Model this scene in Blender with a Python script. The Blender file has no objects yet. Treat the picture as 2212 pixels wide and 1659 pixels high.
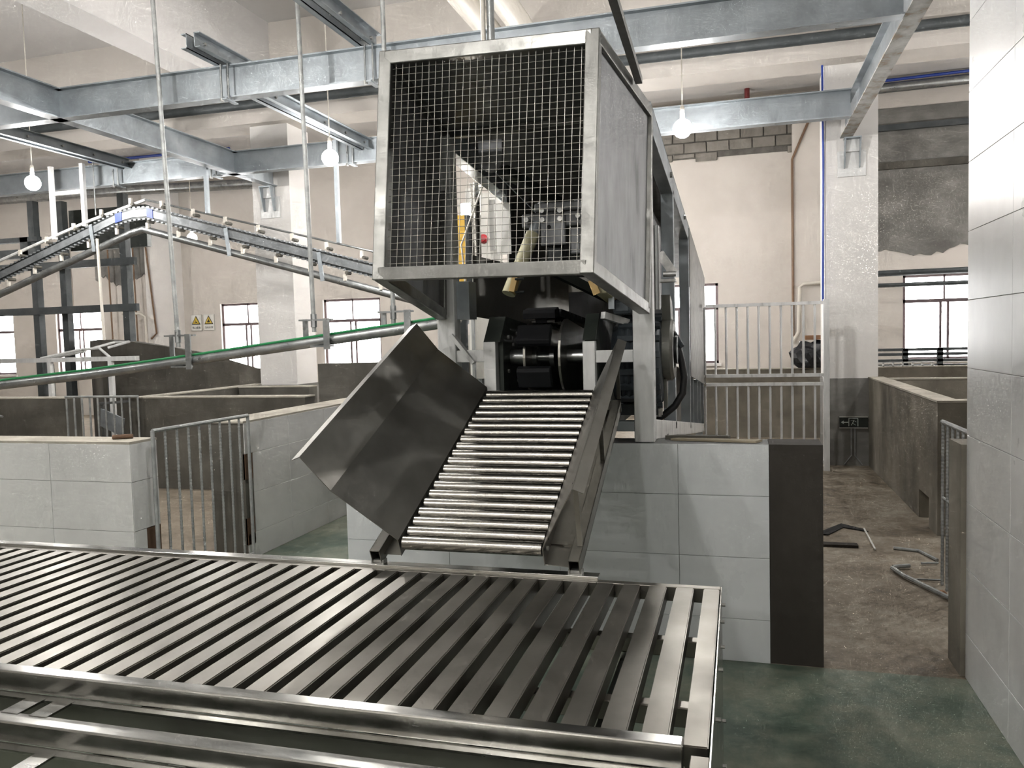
import bpy, bmesh, math, random
from mathutils import Vector, Matrix
random.seed(7)
S = bpy.context.scene
COL = S.collection
R = math.radians

# ------------------------------------------------------------------ camera
def cam_axes(yaw, p, r):
    f = Vector((-math.sin(yaw) * math.cos(p), math.cos(yaw) * math.cos(p), math.sin(p)))
    ri = Vector((math.cos(yaw), math.sin(yaw), 0)); up = ri.cross(f)
    c, s = math.cos(r), math.sin(r)
    return c * ri + s * up, -s * ri + c * up, f
ax_r, ax_u, ax_f = cam_axes(R(15.8), R(-3.35), R(-1.52))
cd = bpy.data.cameras.new('camera'); co = bpy.data.objects.new('camera', cd); COL.objects.link(co)
cd.sensor_width = 36; cd.lens = 36 * 1730 / 2212; cd.clip_start = .05; cd.clip_end = 200
m = Matrix((ax_r, ax_u, -ax_f)).transposed().to_4x4(); m.translation = Vector((0, 0, 1.6))
co.matrix_world = m
S.camera = co

# ------------------------------------------------------------------ sky, exposure
w = bpy.data.worlds.new('sky'); S.world = w; w.use_nodes = True
bg = w.node_tree.nodes['Background']
bg.inputs[0].default_value = (1, .99, .99, 1); bg.inputs[1].default_value = 12.0
S.view_settings.view_transform = 'Standard'; S.view_settings.look = 'None'
S.view_settings.gamma = 1; S.view_settings.use_curve_mapping = False
S.view_settings.exposure = 0.72
S.cycles.max_bounces = 5; S.cycles.diffuse_bounces = 3; S.cycles.glossy_bounces = 3; S.cycles.transmission_bounces = 2; S.cycles.transparent_max_bounces = 6
S.cycles.use_adaptive_sampling = True; S.cycles.adaptive_threshold = .08; S.cycles.adaptive_min_samples = 12
S.cycles.sample_clamp_indirect = 6.0; S.cycles.caustics_reflective = False; S.cycles.caustics_refractive = False
BULB = 62.0      # watts of each bare bulb

# ------------------------------------------------------------------ materials
MATS = {}
def _mat(name):
    m = bpy.data.materials.new(name); m.use_nodes = True
    nt = m.node_tree; b = nt.nodes['Principled BSDF']
    MATS[name] = m
    return m, nt, b
def coords(nt, scale=(1, 1, 1), rand=False):
    g = nt.nodes.new('ShaderNodeNewGeometry'); mp = nt.nodes.new('ShaderNodeMapping')
    mp.inputs['Scale'].default_value = scale
    nt.links.new(g.outputs['Position'], mp.inputs['Vector'])
    if rand:
        oi = nt.nodes.new('ShaderNodeObjectInfo'); ml = nt.nodes.new('ShaderNodeMath'); ml.operation = 'MULTIPLY'; ml.inputs[1].default_value = 30
        nt.links.new(oi.outputs['Random'], ml.inputs[0]); nt.links.new(ml.outputs[0], mp.inputs['Location'])
    return mp.outputs[0]
def noise(nt, vec, scale, detail=4, rough=.6):
    n = nt.nodes.new('ShaderNodeTexNoise'); n.inputs['Scale'].default_value = scale
    n.inputs['Detail'].default_value = detail; n.inputs['Roughness'].default_value = rough
    nt.links.new(vec, n.inputs['Vector']); return n.outputs['Fac']
def ramp(nt, fac, stops):
    r = nt.nodes.new('ShaderNodeValToRGB'); e = r.color_ramp.elements
    while len(e) < len(stops): e.new(.5)
    for k, (p, c) in enumerate(stops):
        e[k].position = p; e[k].color = (*c, 1) if len(c) == 3 else c
    nt.links.new(fac, r.inputs[0]); return r.outputs[0]
def mapr(nt, fac, a, b, lo=.3, hi=.7):
    r = nt.nodes.new('ShaderNodeMapRange'); r.inputs[1].default_value = lo; r.inputs[2].default_value = hi
    r.inputs[3].default_value = a; r.inputs[4].default_value = b
    nt.links.new(fac, r.inputs[0]); return r.outputs[0]
def bump(nt, fac, b, strength=.2, dist=.01):
    n = nt.nodes.new('ShaderNodeBump'); n.inputs['Strength'].default_value = strength; n.inputs['Distance'].default_value = dist
    nt.links.new(fac, n.inputs['Height']); nt.links.new(n.outputs[0], b.inputs['Normal'])
def simple(name, col, rough=.5, metal=0.0, spec=.5):
    m, nt, b = _mat(name)
    b.inputs['Base Color'].default_value = (*col, 1); b.inputs['Roughness'].default_value = rough
    b.inputs['Metallic'].default_value = metal; b.inputs['Specular IOR Level'].default_value = spec
    return m
def mottled(name, stops, scale=3, stretch=(1, 1, 1), rough=(.4, .6), metal=0.0, bmp=0, bscale=40, detail=6, rand=False, spec=.5, bdist=.01):
    m, nt, b = _mat(name)
    v = coords(nt, stretch, rand)
    f = noise(nt, v, scale, detail)
    nt.links.new(ramp(nt, f, stops), b.inputs['Base Color'])
    nt.links.new(mapr(nt, noise(nt, v, scale * 2.3, 5), rough[0], rough[1]), b.inputs['Roughness'])
    b.inputs['Metallic'].default_value = metal; b.inputs['Specular IOR Level'].default_value = spec
    if bmp: bump(nt, noise(nt, coords(nt), bscale, 5), b, bmp, bdist)
    return m
# metals
mottled('slat_steel', [(.3, (.165, .156, .137)), (.5, (.225, .212, .188)), (.7, (.27, .255, .228))], 2.2, (1, 1, 1), (.34, .46), 1.0, rand=True)
mottled('rail_steel', [(.3, (.32, .32, .305)), (.5, (.42, .415, .39)), (.7, (.50, .495, .475))], 3, (1, 3, 3), (.14, .28), 1.0, .02, 14)
mottled('chute_steel', [(.3, (.22, .212, .193)), (.6, (.29, .282, .258)), (.75, (.34, .33, .305))], 3.0, (1, 1, 1), (.34, .46), 1.0)
mottled('roller_steel', [(.3, (.20, .192, .173)), (.7, (.28, .268, .245))], 5, (1, 6, 6), (.22, .3), 1.0)
mottled('hood_steel', [(.3, (.155, .155, .146)), (.55, (.21, .21, .198)), (.72, (.27, .27, .255))], 6, (1, 1, 1), (.3, .5), .9)
mottled('panel_steel', [(.28, (.10, .103, .107)), (.40, (.19, .195, .202)), (.7, (.25, .256, .264))], 3.2, (2.4, 2.4, .7), (.42, .6), .3)
mottled('galvanised', [(.3, (.26, .285, .30)), (.55, (.36, .395, .42)), (.75, (.45, .485, .505))], 3, (1, 1, 1), (.35, .55), .55)
mottled('galvanised_rusty', [(.38, (.30, .24, .17)), (.5, (.42, .42, .40)), (.7, (.60, .60, .57))], 7, (1, 1, 1), (.5, .7), .3)
mottled('white_metal', [(.3, (.38, .38, .37)), (.42, (.64, .645, .635)), (.7, (.80, .80, .79))], 4, (3, 3, .6), (.4, .6), .15)
mottled('track_steel', [(.3, (.15, .16, .165)), (.7, (.25, .265, .275))], 6, (1, 1, 1), (.4, .6), .4)
mottled('galv_pipe', [(.3, (.22, .232, .235)), (.7, (.38, .39, .385))], 8, (1, 1, 1), (.25, .45), .8)
mottled('rebar_steel', [(.3, (.24, .25, .245)), (.7, (.42, .43, .42))], 14, (1, 1, 1), (.5, .7), .4)
simple('wire_steel', (.34, .33, .30), .45, .8)
mottled('bolt_steel', [(.3, (.3, .3, .29)), (.7, (.5, .5, .48))], 30, (1, 1, 1), (.3, .5), .8)
mottled('dark_green_steel', [(.3, (.018, .024, .020)), (.7, (.038, .046, .038))], 5, (1, 1, 1), (.45, .6), .2)
mottled('dark_frame_paint', [(.3, (.045, .053, .056)), (.7, (.085, .095, .098))], 4, (1, 1, 1), (.45, .65), .1)
mottled('cast_iron_blue', [(.3, (.025, .032, .038)), (.7, (.065, .078, .088))], 9, (1, 1, 1), (.45, .6), .3)
mottled('cast_iron_black', [(.3, (.010, .012, .012)), (.7, (.022, .026, .027))], 8, (1, 1, 1), (.35, .5), .4)
mottled('olive_guard', [(.3, (.13, .13, .115)), (.7, (.20, .20, .18))], 6, (1, 1, 1), (.35, .5), .5)
simple('black_plastic', (.006, .0065, .008), .62, 0, .25)
simple('black_rubber', (.012, .012, .013), .55)
simple('matt_black', (.006, .006, .006), .8)  # plain dull black, for the tar strip and the hole disc
simple('polished_shaft', (.32, .33, .33), .28, .9)
# mineral
mottled('cream_plaster', [(.3, (.60, .56, .515)), (.7, (.68, .64, .59))], 1.1, (1, 1, 1), (.7, .85), 0, .03, 30)
mottled('white_paint', [(.3, (.70, .68, .655)), (.7, (.78, .76, .735))], .9, (1, 1, 1), (.6, .8), 0, .03, 30)
mottled('ceiling_paint', [(.3, (.56, .545, .53)), (.7, (.64, .625, .61))], .6, (1, 1, 1), (.75, .9))
mottled('grey_cement', [(.3, (.13, .125, .115)), (.5, (.20, .195, .18)), (.7, (.29, .28, .26))], 1.6, (1, 1, 1.6), (.75, .9), 0, .1, 25)
mottled('dark_cement', [(.3, (.060, .056, .046)), (.5, (.092, .086, .072)), (.72, (.15, .142, .12))], 2.2, (1, 1, .7), (.75, .9), 0, .12, 22)
mottled('brown_cement', [(.32, (.10, .09, .07)), (.5, (.18, .163, .13)), (.68, (.27, .245, .20))], 1.7, (1, 1, .75), (.75, .9), 0, .12, 22)
mottled('umber_cement', [(.3, (.026, .022, .017)), (.7, (.042, .036, .029))], 5, (1, 1, .6), (.8, .9), 0, .1, 40)
mottled('cement_cap', [(.3, (.30, .275, .225)), (.7, (.46, .43, .365))], 4, (1, 1, 1), (.8, .9))
mottled('block_grey', [(.3, (.17, .155, .135)), (.7, (.30, .28, .25))], 3, (1, 1, 1), (.8, .9), 0, .15, 30, rand=True)
mottled('mortar_dark', [(.3, (.10, .095, .085)), (.7, (.17, .16, .145))], 8, (1, 1, 1), (.85, .95))
mottled('tile_bluegrey', [(.25, (.54, .56, .565)), (.5, (.66, .68, .685)), (.75, (.72, .735, .735))], 1.5, (1, 1, .6), (.26, .34), 0, rand=False)
mottled('tile_white', [(.3, (.52, .52, .512)), (.5, (.64, .64, .63)), (.7, (.70, .697, .685))], 1.3, (1, 1.2, .8), (.27, .3), 0)
simple('grout_dark', (.22, .225, .22), .8)
simple('grout_light', (.60, .595, .575), .6)
def floor_mat(name, stops, scale, rough, grain):
    m, nt, b = _mat(name)
    v = coords(nt)
    f1 = noise(nt, v, scale, 8, .62); f2 = noise(nt, v, scale * 6, 6, .7)
    mx = nt.nodes.new('ShaderNodeMath'); mx.operation = 'MULTIPLY_ADD'; mx.inputs[1].default_value = .35
    nt.links.new(f2, mx.inputs[0]); 
    ms = nt.nodes.new('ShaderNodeMath'); ms.operation = 'MULTIPLY'; ms.inputs[1].default_value = .65
    nt.links.new(f1, ms.inputs[0]); nt.links.new(ms.outputs[0], mx.inputs[2])
    nt.links.new(ramp(nt, mx.outputs[0], stops), b.inputs['Base Color'])
    nt.links.new(mapr(nt, f1, rough[0], rough[1]), b.inputs['Roughness'])
    bump(nt, f2, b, grain, .01)
floor_mat('green_floor', [(.36, (.04, .068, .052)), (.45, (.095, .13, .10)), (.55, (.185, .205, .155)), (.66, (.29, .29, .23))], 1.3, (.28, .6), .15)
floor_mat('dirt_floor', [(.36, (.08, .064, .046)), (.46, (.19, .155, .112)), (.56, (.30, .262, .205)), (.66, (.44, .40, .33))], 1.9, (.45, .8), .35)
floor_mat('sand_floor', [(.34, (.15, .12, .085)), (.5, (.235, .195, .145)), (.68, (.32, .275, .21))], 2.2, (.75, .9), .3)
# colours
simple('yellow_paint', (.60, .36, .03), .45)
simple('cream_plastic', (.50, .47, .30), .55)
simple('ochre_edge', (.62, .42, .16), .6)
simple('red_plastic', (.50, .02, .03), .4)
simple('maroon_paint', (.16, .025, .025), .45)
simple('green_plastic', (.02, .22, .075), .4)
simple('blue_plastic', (.015, .05, .32), .45)
simple('pvc_white', (.66, .62, .55), .45)
simple('brown_conduit', (.20, .12, .07), .5)
simple('window_frame_paint', (.16, .12, .125), .45, .3)
simple('cabinet_grey', (.50, .49, .45), .45, .2)
simple('bag_black', (.016, .017, .02), .35)
simple('card_brown', (.26, .14, .075), .8)
simple('sign_white', (.78, .77, .73), .5)
simple('sign_yellow', (.62, .44, .05), .5)
simple('sign_black', (.01, .01, .01), .5)
simple('sign_red', (.55, .03, .03), .5)
simple('exit_plate', (.012, .017, .014), .35)
simple('exit_mark', (.60, .66, .62), .5)
simple('wood_board', (.36, .31, .22), .8)
simple('rust_plate', (.10, .055, .03), .8)
m, nt, b = _mat('bulb_glow')      # clear glass, lit from inside
out = nt.nodes['Material Output']
tr = nt.nodes.new('ShaderNodeBsdfTransparent'); em = nt.nodes.new('ShaderNodeEmission'); ad = nt.nodes.new('ShaderNodeAddShader')
em.inputs[0].default_value = (1, .96, .9, 1); em.inputs[1].default_value = 40
nt.links.new(tr.outputs[0], ad.inputs[0]); nt.links.new(em.outputs[0], ad.inputs[1]); nt.links.new(ad.outputs[0], out.inputs[0])
m.cycles.emission_sampling = 'NONE'
m, nt, b = _mat('window_glass')
out = nt.nodes['Material Output']
tr = nt.nodes.new('ShaderNodeBsdfTransparent'); gl = nt.nodes.new('ShaderNodeBsdfGlossy'); mx = nt.nodes.new('ShaderNodeMixShader')
gl.inputs['Roughness'].default_value = .05; mx.inputs[0].default_value = .07
nt.links.new(tr.outputs[0], mx.inputs[1]); nt.links.new(gl.outputs[0], mx.inputs[2]); nt.links.new(mx.outputs[0], out.inputs[0])

# ------------------------------------------------------------------ mesh helpers
OFF = {}
class MB:
    def __init__(s): s.v = []; s.f = []
    def add(s, vs, fs):
        o = len(s.v); s.v += [Vector(v) for v in vs]; s.f += [[i + o for i in f] for f in fs]; return s
    def box(s, x0, x1, y0, y1, z0, z1):
        return s.add([(x, y, z) for x in (x0, x1) for y in (y0, y1) for z in (z0, z1)],
                     [(0, 1, 3, 2), (4, 6, 7, 5), (0, 4, 5, 1), (2, 3, 7, 6), (0, 2, 6, 4), (1, 5, 7, 3)])
    def hexa(s, p):          # p: 8 points ordered as in box
        return s.add(p, [(0, 1, 3, 2), (4, 6, 7, 5), (0, 4, 5, 1), (2, 3, 7, 6), (0, 2, 6, 4), (1, 5, 7, 3)])
    def bar(s, p, q, w, h, up=(0, 0, 1)):
        p, q, up = Vector(p), Vector(q), Vector(up)
        d = (q - p).normalized(); sd = d.cross(up)
        if sd.length < 1e-4: sd = d.cross(Vector((0, 1, 0)))
        sd.normalize(); u = sd.cross(d)
        a, c = sd * w / 2, u * h / 2
        return s.hexa([p - a - c, p - a + c, p + a - c, p + a + c, q - a - c, q - a + c, q + a - c, q + a + c])
    def cyl(s, p, q, r, n=12, r2=None):
        p, q = Vector(p), Vector(q); d = (q - p).normalized()
        a = d.orthogonal().normalized(); c = d.cross(a); r2 = r if r2 is None else r2
        vs = []
        for k in range(n):
            t = 2 * math.pi * k / n; e = a * math.cos(t) + c * math.sin(t)
            vs += [p + e * r, q + e * r2]
        fs = [(2 * k, 2 * ((k + 1) % n), 2 * ((k + 1) % n) + 1, 2 * k + 1) for k in range(n)]
        fs += [tuple(2 * k for k in range(n))[::-1], tuple(2 * k + 1 for k in range(n))]
        return s.add(vs, fs)
    def tube(s, pts, r, n=8):
        pts = [Vector(p) for p in pts]; a = None; rings = []
        for i, p in enumerate(pts):
            d = (pts[min(i + 1, len(pts) - 1)] - pts[max(i - 1, 0)]).normalized()
            a = d.orthogonal().normalized() if a is None else (a - d * a.dot(d)).normalized()
            c = d.cross(a)
            rings.append([p + (a * math.cos(2 * math.pi * k / n) + c * math.sin(2 * math.pi * k / n)) * r for k in range(n)])
        vs = [v for rg in rings for v in rg]; fs = []
        for i in range(len(pts) - 1):
            for k in range(n):
                k2 = (k + 1) % n; fs.append((i * n + k, i * n + k2, (i + 1) * n + k2, (i + 1) * n + k))
        fs += [tuple(range(n))[::-1], tuple((len(pts) - 1) * n + k for k in range(n))]
        return s.add(vs, fs)
    def loft(s, A, B):       # two matching closed loops, capped
        n = len(A); fs = [(k, (k + 1) % n, n + (k + 1) % n, n + k) for k in range(n)]
        fs += [tuple(range(n))[::-1], tuple(range(n, 2 * n))]
        return s.add(list(A) + list(B), fs)
    def prism(s, poly, d):   # polygon of 3-D points pushed along d
        d = Vector(d); return s.loft([Vector(p) for p in poly], [Vector(p) + d for p in poly])
    def lathe(s, prof, c, axis='Z', n=20):   # prof: (r, h)
        c = Vector(c); vs = []
        for r, h in prof:
            for k in range(n):
                t = 2 * math.pi * k / n; a, b_ = r * math.cos(t), r * math.sin(t)
                vs.append(c + (Vector((a, b_, h)) if axis == 'Z' else Vector((h, a, b_)) if axis == 'X' else Vector((a, h, b_))))
        fs = []
        for i in range(len(prof) - 1):
            for k in range(n):
                k2 = (k + 1) % n; fs.append((i * n + k, i * n + k2, (i + 1) * n + k2, (i + 1) * n + k))
        fs += [tuple(range(n))[::-1], tuple((len(prof) - 1) * n + k for k in range(n))]
        return s.add(vs, fs)
    def mesh(s, name, mat, off=Vector((0, 0, 0)), smooth=None):
        me = bpy.data.meshes.new(name)
        me.from_pydata([v - off for v in s.v], [], s.f)
        bm = bmesh.new(); bm.from_mesh(me); bmesh.ops.recalc_face_normals(bm, faces=bm.faces); bm.to_mesh(me); bm.free()
        if smooth:
            me.polygons.foreach_set('use_smooth', [True] * len(me.polygons)); me.set_sharp_from_angle(angle=R(smooth))
        me.materials.append(MATS[mat]); me.update(); return me
    def build(s, name, mat, parent=None, smooth=None, bevel=0):
        off = OFF.get(parent.name, Vector((0, 0, 0))) if parent else Vector((0, 0, 0))
        o = bpy.data.objects.new(name, s.mesh(name, mat, off, smooth)); COL.objects.link(o)
        if parent: o.parent = parent
        OFF[o.name] = off
        if bevel:
            bv = o.modifiers.new('bevel', 'BEVEL'); bv.width = bevel; bv.segments = 2; bv.limit_method = 'ANGLE'; bv.angle_limit = R(50)
        return o
def B(*a): return MB().box(*a)
def tag(o, label, cat, group=None):
    o['label'] = label; o['category'] = cat
    if group: o['group'] = group
    return o
def thing(name, label, cat, loc, group=None):
    o = bpy.data.objects.new(name, None); COL.objects.link(o); o.location = loc; o.empty_display_size = .1
    OFF[o.name] = Vector(loc); return tag(o, label, cat, group)
def struct(name, mb, mat, smooth=None, bevel=0):
    o = mb.build(name, mat, None, smooth, bevel); o['kind'] = 'structure'; return o
SHARE = {}
def piece(name, mat, size, loc, parent, rot=None, bevel=.0):
    """a box piece that shares its mesh with alike pieces; loc is its world centre"""
    k = (name, mat, tuple(round(a, 4) for a in size))
    if k not in SHARE:
        a, b_, c = (t / 2 for t in size); e = min(bevel, a * .4, b_ * .4, c * .4)
        mb = MB().box(-a, a, -b_, b_, -c, c)
        SHARE[k] = mb.mesh(name, mat)
        if e:
            bm = bmesh.new(); bm.from_mesh(SHARE[k]); bmesh.ops.bevel(bm, geom=list(bm.edges), offset=e, segments=1, affect='EDGES'); bm.to_mesh(SHARE[k]); bm.free()
    o = bpy.data.objects.new(name, SHARE[k]); COL.objects.link(o)
    o.parent = parent; o.location = Vector(loc) - OFF.get(parent.name, Vector((0, 0, 0)))
    if rot: o.rotation_euler = rot
    return o
def text_mesh(name, s, size, mat, parent, origin, right, up, depth=.002):
    cu = bpy.data.curves.new(name, 'FONT'); cu.body = s; cu.size = size; cu.extrude = depth / 2; cu.align_x = 'CENTER'; cu.align_y = 'CENTER'
    t = bpy.data.objects.new(name, cu); COL.objects.link(t)
    dg = bpy.context.evaluated_depsgraph_get(); me = bpy.data.meshes.new_from_object(t.evaluated_get(dg))
    bpy.data.objects.remove(t); me.materials.clear(); me.materials.append(MATS[mat]); me.name = name
    right, up = Vector(right), Vector(up); nrm = right.cross(up)
    M = Matrix((right, up, nrm)).transposed().to_4x4(); M.translation = Vector(origin) - OFF.get(parent.name, Vector((0, 0, 0)))
    me.transform(M)
    o = bpy.data.objects.new(name, me); COL.objects.link(o); o.parent = parent; return o

# ================================================================== THE SETTING
struct('floor', B(-20, 9, -7, 3.95, -.12, 0), 'green_floor')
struct('floor_aisle', B(-3.5, -2.08, 3.95, 15.7, -.12, 0), 'green_floor')
struct('floor_corridor', B(-2.08, 9, 3.95, 15.7, -.12, 0), 'dirt_floor')
struct('floor_pen', B(-20, -3.5, 3.95, 15.7, -.12, 0), 'sand_floor')
struct('ceiling', B(-20, 9, -7, 15.95, 5.9, 6.1), 'ceiling_paint')
for k, (x0, x1) in enumerate(((-6.45, -6.03), (1.05, 1.47), (-13.9, -13.48)), 1):
    struct('ceiling_beam_%d' % k, B(x0, x1, -7, 9.75, 4.85, 5.9), 'ceiling_paint')
struct('ceiling_beam_4', B(-20, 9, 9.75, 10.25, 4.6, 5.9), 'cream_plaster')
struct('ceiling_beam_5', B(-20, 9, 1.6, 2.1, 4.6, 5.9), 'ceiling_paint')
# back wall with its window openings
WIN = [(-18.5, -17.15), (-15.85, -14.5), (-11.24, -9.9), (-8.66, -7.31), (-1.7, -.35), (2.84, 4.2), (6.2, 7.55)]
Z0, Z1, YB = 1.0, 2.52, 15.7
mb = MB().box(-20, 9, YB, YB + .25, 0, Z0).box(-20, 9, YB, YB + .25, Z1, 5.9)
xs = [-20] + [a for p in WIN for a in p] + [9]
for k in range(0, len(xs), 2): mb.box(xs[k], xs[k + 1], YB, YB + .25, Z0, Z1)
wall_back = struct('wall_back', mb, 'cream_plaster')
for k, (a, b_) in enumerate(WIN, 1):
    fr = MB(); y0, y1, t = YB + .06, YB + .12, .05
    fr.box(a, b_, y0, y1, Z0, Z0 + t).box(a, b_, y0, y1, Z1 - t, Z1).box(a, a + t, y0, y1, Z0, Z1).box(b_ - t, b_, y0, y1, Z0, Z1)
    o = struct('window_%d' % k, fr, 'window_frame_paint')
    B(a, b_, y0, y1, 2.02, 2.08).build('transom', 'window_frame_paint', o)
    mid = (a + b_) / 2; cells = [a + t, mid - .06, mid + .06, b_ - t]
    for c in cells[1:3]: B(c - .02, c + .02, y0, y1, Z0, 2.02).build('mullion', 'window_frame_paint', o)
    B(mid - .015, mid + .015, y0, y1, 2.08, Z1).build('mullion', 'window_frame_paint', o)
    for c, d in ((a + t, mid), (mid, b_ - t)): B(c, d, y0 + .025, y0 + .031, 2.08, Z1 - t).build('pane', 'window_glass', o)
    for c, d in zip(cells[:-1], cells[1:]): B(c, d, y0 + .025, y0 + .031, Z0 + t, 2.02).build('pane', 'window_glass', o)
    B(a - .05, b_ + .05, YB - .05, YB + .06, Z0 - .05, Z0).build('sill', 'white_paint', o)
struct('wall_left', B(-20.25, -20, -7, 15.95, 0, 5.9), 'cream_plaster')
struct('wall_far_right', B(9, 9.25, -7, 15.95, 0, 5.9), 'cream_plaster')
struct('wall_rear', B(-20.25, 9.25, -7.25, -7, 0, 5.9), 'cream_plaster')
# pilaster and ring beam on the back wall, bare blockwork and bare cement left by the plasterers
struct('trim_1', B(.98, 1.75, 15.45, 15.7, 0, 5.3), 'cream_plaster')
struct('trim_2', B(-13.0, -12.2, 15.45, 15.7, 0, 5.9), 'white_paint')
mb = B(-1.6, 1.22, 15.685, 15.7, 4.86, 5.55)
patch = struct('trim_3', mb, 'mortar_dark')
for r_ in range(4):
    z = 5.37 - r_ * .2
    for c in range(9):
        x0 = -1.75 + c * .41 + (.2 if r_ % 2 else 0); x1 = min(x0 + .39, 1.22); x0 = max(x0, -1.6)
        if x1 - x0 < .06: continue
        h = .18 if r_ < 3 else random.choice((.0, .07, .12, .15))
        if h > .02: piece('brick', 'block_grey', (round(x1 - x0, 2), .03, h), ((x0 + x1) / 2, 15.675, z + .18 - h / 2), patch, bevel=.006)
def ragged(name, x0, x1, z0, z1, y, mat, n=26, amp=.12):
    pts = [Vector((x0, y, z1)), Vector((x1, y, z1))]
    for k in range(n + 1):
        t = k / n; pts.append(Vector((x1 + (x0 - x1) * t, y, z0 + amp * (math.sin(t * 9) * .5 + random.uniform(-.35, .35)))))
    return struct(name, MB().prism(pts, (0, .02, 0)), mat)
ragged('trim_4', 1.8, 4.6, 2.95, 5.45, 15.68, 'grey_cement', 30, .14)
ragged('trim_5', -14.6, -13.02, 3.15, 4.6, 15.68, 'grey_cement', 22, .2)
struct('trim_6', B(1.75, 9, 15.6, 15.7, 4.38, 4.5), 'dark_cement')
struct('trim_7', B(1.75, 9, 15.6, 15.7, 5.05, 5.15), 'dark_frame_paint')
# columns
def column(k, x0, x1, y0, y1):
    o = struct('column_%d' % k, B(x0, x1, y0, y1, 1.02, 4.6), 'white_paint')
    B(x0 - .01, x1 + .01, y0 - .012, y1 + .01, 0, 1.02).build('column_base', 'grey_cement', o)
column(1, .98, 1.55, 10.0, 10.5)
column(2, -6.48, -5.9, 9.9, 10.45)
# tall tiled wall on the right
def tiles(parent, mat, us, vs, place, size_n=.008, gap=.004, bevel=.0015):
    for a, b_ in zip(us[:-1], us[1:]):
        for c, d in zip(vs[:-1], vs[1:]):
            place((a + b_) / 2, (c + d) / 2, b_ - a - gap, d - c - gap)
wr = struct('wall_right', B(.988, 1.2, -7, 3.97, 0, 5.9), 'grout_light')
zs = [0, .21] + [.51 + .3 * k for k in range(14)]
ys = [3.97 - .6 * k for k in range(8)][::-1]
tiles(wr, 'tile_white', ys, zs, lambda u, v, a, c: piece('tile', 'tile_white', (.008, a, c), (.984, u, v), wr, bevel=.001), gap=.002)
struct('wall_jamb', B(.962, 1.45, 3.985, 4.2, 0, 1.064), 'brown_cement')
# tiled platform under the machine and its bare cement end
wp = struct('wall_platform', B(-2.08, .137, 3.956, 4.16, 0, 1.058), 'grout_dark')
tiles(wp, 'tile_bluegrey', [-2.08, -1.487, -.887, -.287, .137], [0, .21, .512, .812, 1.06],
      lambda u, v, a, c: piece('tile', 'tile_bluegrey', (a, .008, c), (u, 3.952, v), wp, bevel=.0008), gap=.002)
tiles(wp, 'tile_bluegrey', [3.956, 4.16], [0, .21, .512, .812, 1.06],
      lambda u, v, a, c: piece('tile', 'tile_bluegrey', (.008, a, c), (-2.084, u, v), wp, bevel=.0008), gap=.002)
struct('wall_platform_end', B(.138, .377, 3.956, 4.16, 0, 1.06), 'umber_cement')
# pen walls on the left
def pen_wall(k, x0, x1, y0, y1, h, mat='dark_cement', cap=True):
    o = struct('wall_pen_%d' % k, B(x0, x1, y0, y1, 0, h), mat)
    if cap: B(x0 - .006, x1 + .006, y0 - .006, y1 + .006, h, h + .014).build('coping', 'cement_cap', o)
    return o
wf = pen_wall(1, -20, -3.508, 3.958, 4.18, 1.02, 'grout_light')
zp = [0, .19, .49, .79, 1.02]
tiles(wf, 'tile_white', [-3.5 - .6 * k for k in range(14)][::-1], zp, lambda u, v, a, c: piece('tile', 'tile_white', (a, .008, c), (u, 3.954, v), wf, bevel=.0008), gap=.002)
for c, d in zip(zp[:-1], zp[1:]):
    if c == .19: piece('tile', 'tile_white', (.008, .1, d - c - .003), (-3.504, 4.008, (c + d) / 2), wf, bevel=.0008)
    else: piece('tile', 'tile_white', (.008, .222, d - c - .003), (-3.504, 4.069, (c + d) / 2), wf, bevel=.0008)
B(-3.52, -3.5, 4.06, 4.18, .19, .487).build('bare_patch', 'rust_plate', wf)
wa = pen_wall(2, -3.8, -3.508, 5.1, 9.0, 1.02, 'dark_cement')
yy = [5.1 + .6 * k for k in range(7)] + [9.0]
def aisle_tile(u, v, a, c):
    lo = u - a / 2
    if lo < 5.12 and (.19 < v < .49 or .49 < v < .79):      # broken out corner at the gate hinge
        piece('tile', 'tile_white', (.008, a - .1, c), (-3.504, u + .05, v), wa, bevel=.0008)
    else: piece('tile', 'tile_white', (.008, a, c), (-3.504, u, v), wa, bevel=.0008)
tiles(wa, 'tile_white', yy, zp, aisle_tile, gap=.002)
B(-3.52, -3.5, 5.1, 5.19, .6, .79).build('bare_patch', 'rust_plate', wa)
B(-3.52, -3.5, 5.1, 5.19, .11, .31).build('bare_patch', 'rust_plate', wa)
pen_wall(3, -6.48, -4.42, 7.55, 7.75, 1.02)
pen_wall(4, -20, -7.53, 7.55, 7.75, 1.02)
pen_wall(5, -6.66, -6.48, 7.55, 10.0, 1.02)
pen_wall(6, -6.43, -5.38, 9.3, 9.5, 1.02)
pen_wall(7, -5.07, -1.75, 9.0, 9.2, 1.33, cap=False)
# curved race wall, its top falling away to the right
plan = [(-11.0, 11.6, 1.73), (-10.3, 11.1, 1.74), (-9.6, 10.9, 1.70), (-8.95, 11.0, 1.60), (-8.4, 11.25, 1.48), (-8.0, 11.6, 1.30), (-7.75, 12.1, 1.12), (-7.65, 12.8, 1.05)]
mb = MB(); A = []
for k, (x, y, h) in enumerate(plan):
    a = plan[max(k - 1, 0)]; c = plan[min(k + 1, len(plan) - 1)]
    t = Vector((c[0] - a[0], c[1] - a[1], 0)).normalized(); n = Vector((-t.y, t.x, 0)) * .2
    A.append([Vector((x, y, 0)), Vector((x, y, h)), Vector((x, y, h)) + n, Vector((x, y, 0)) + n])
for p, q in zip(A[:-1], A[1:]): mb.hexa([p[0], p[1], p[3], p[2], q[0], q[1], q[3], q[2]])
struct('wall_pen_8', mb, 'dark_cement')
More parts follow.
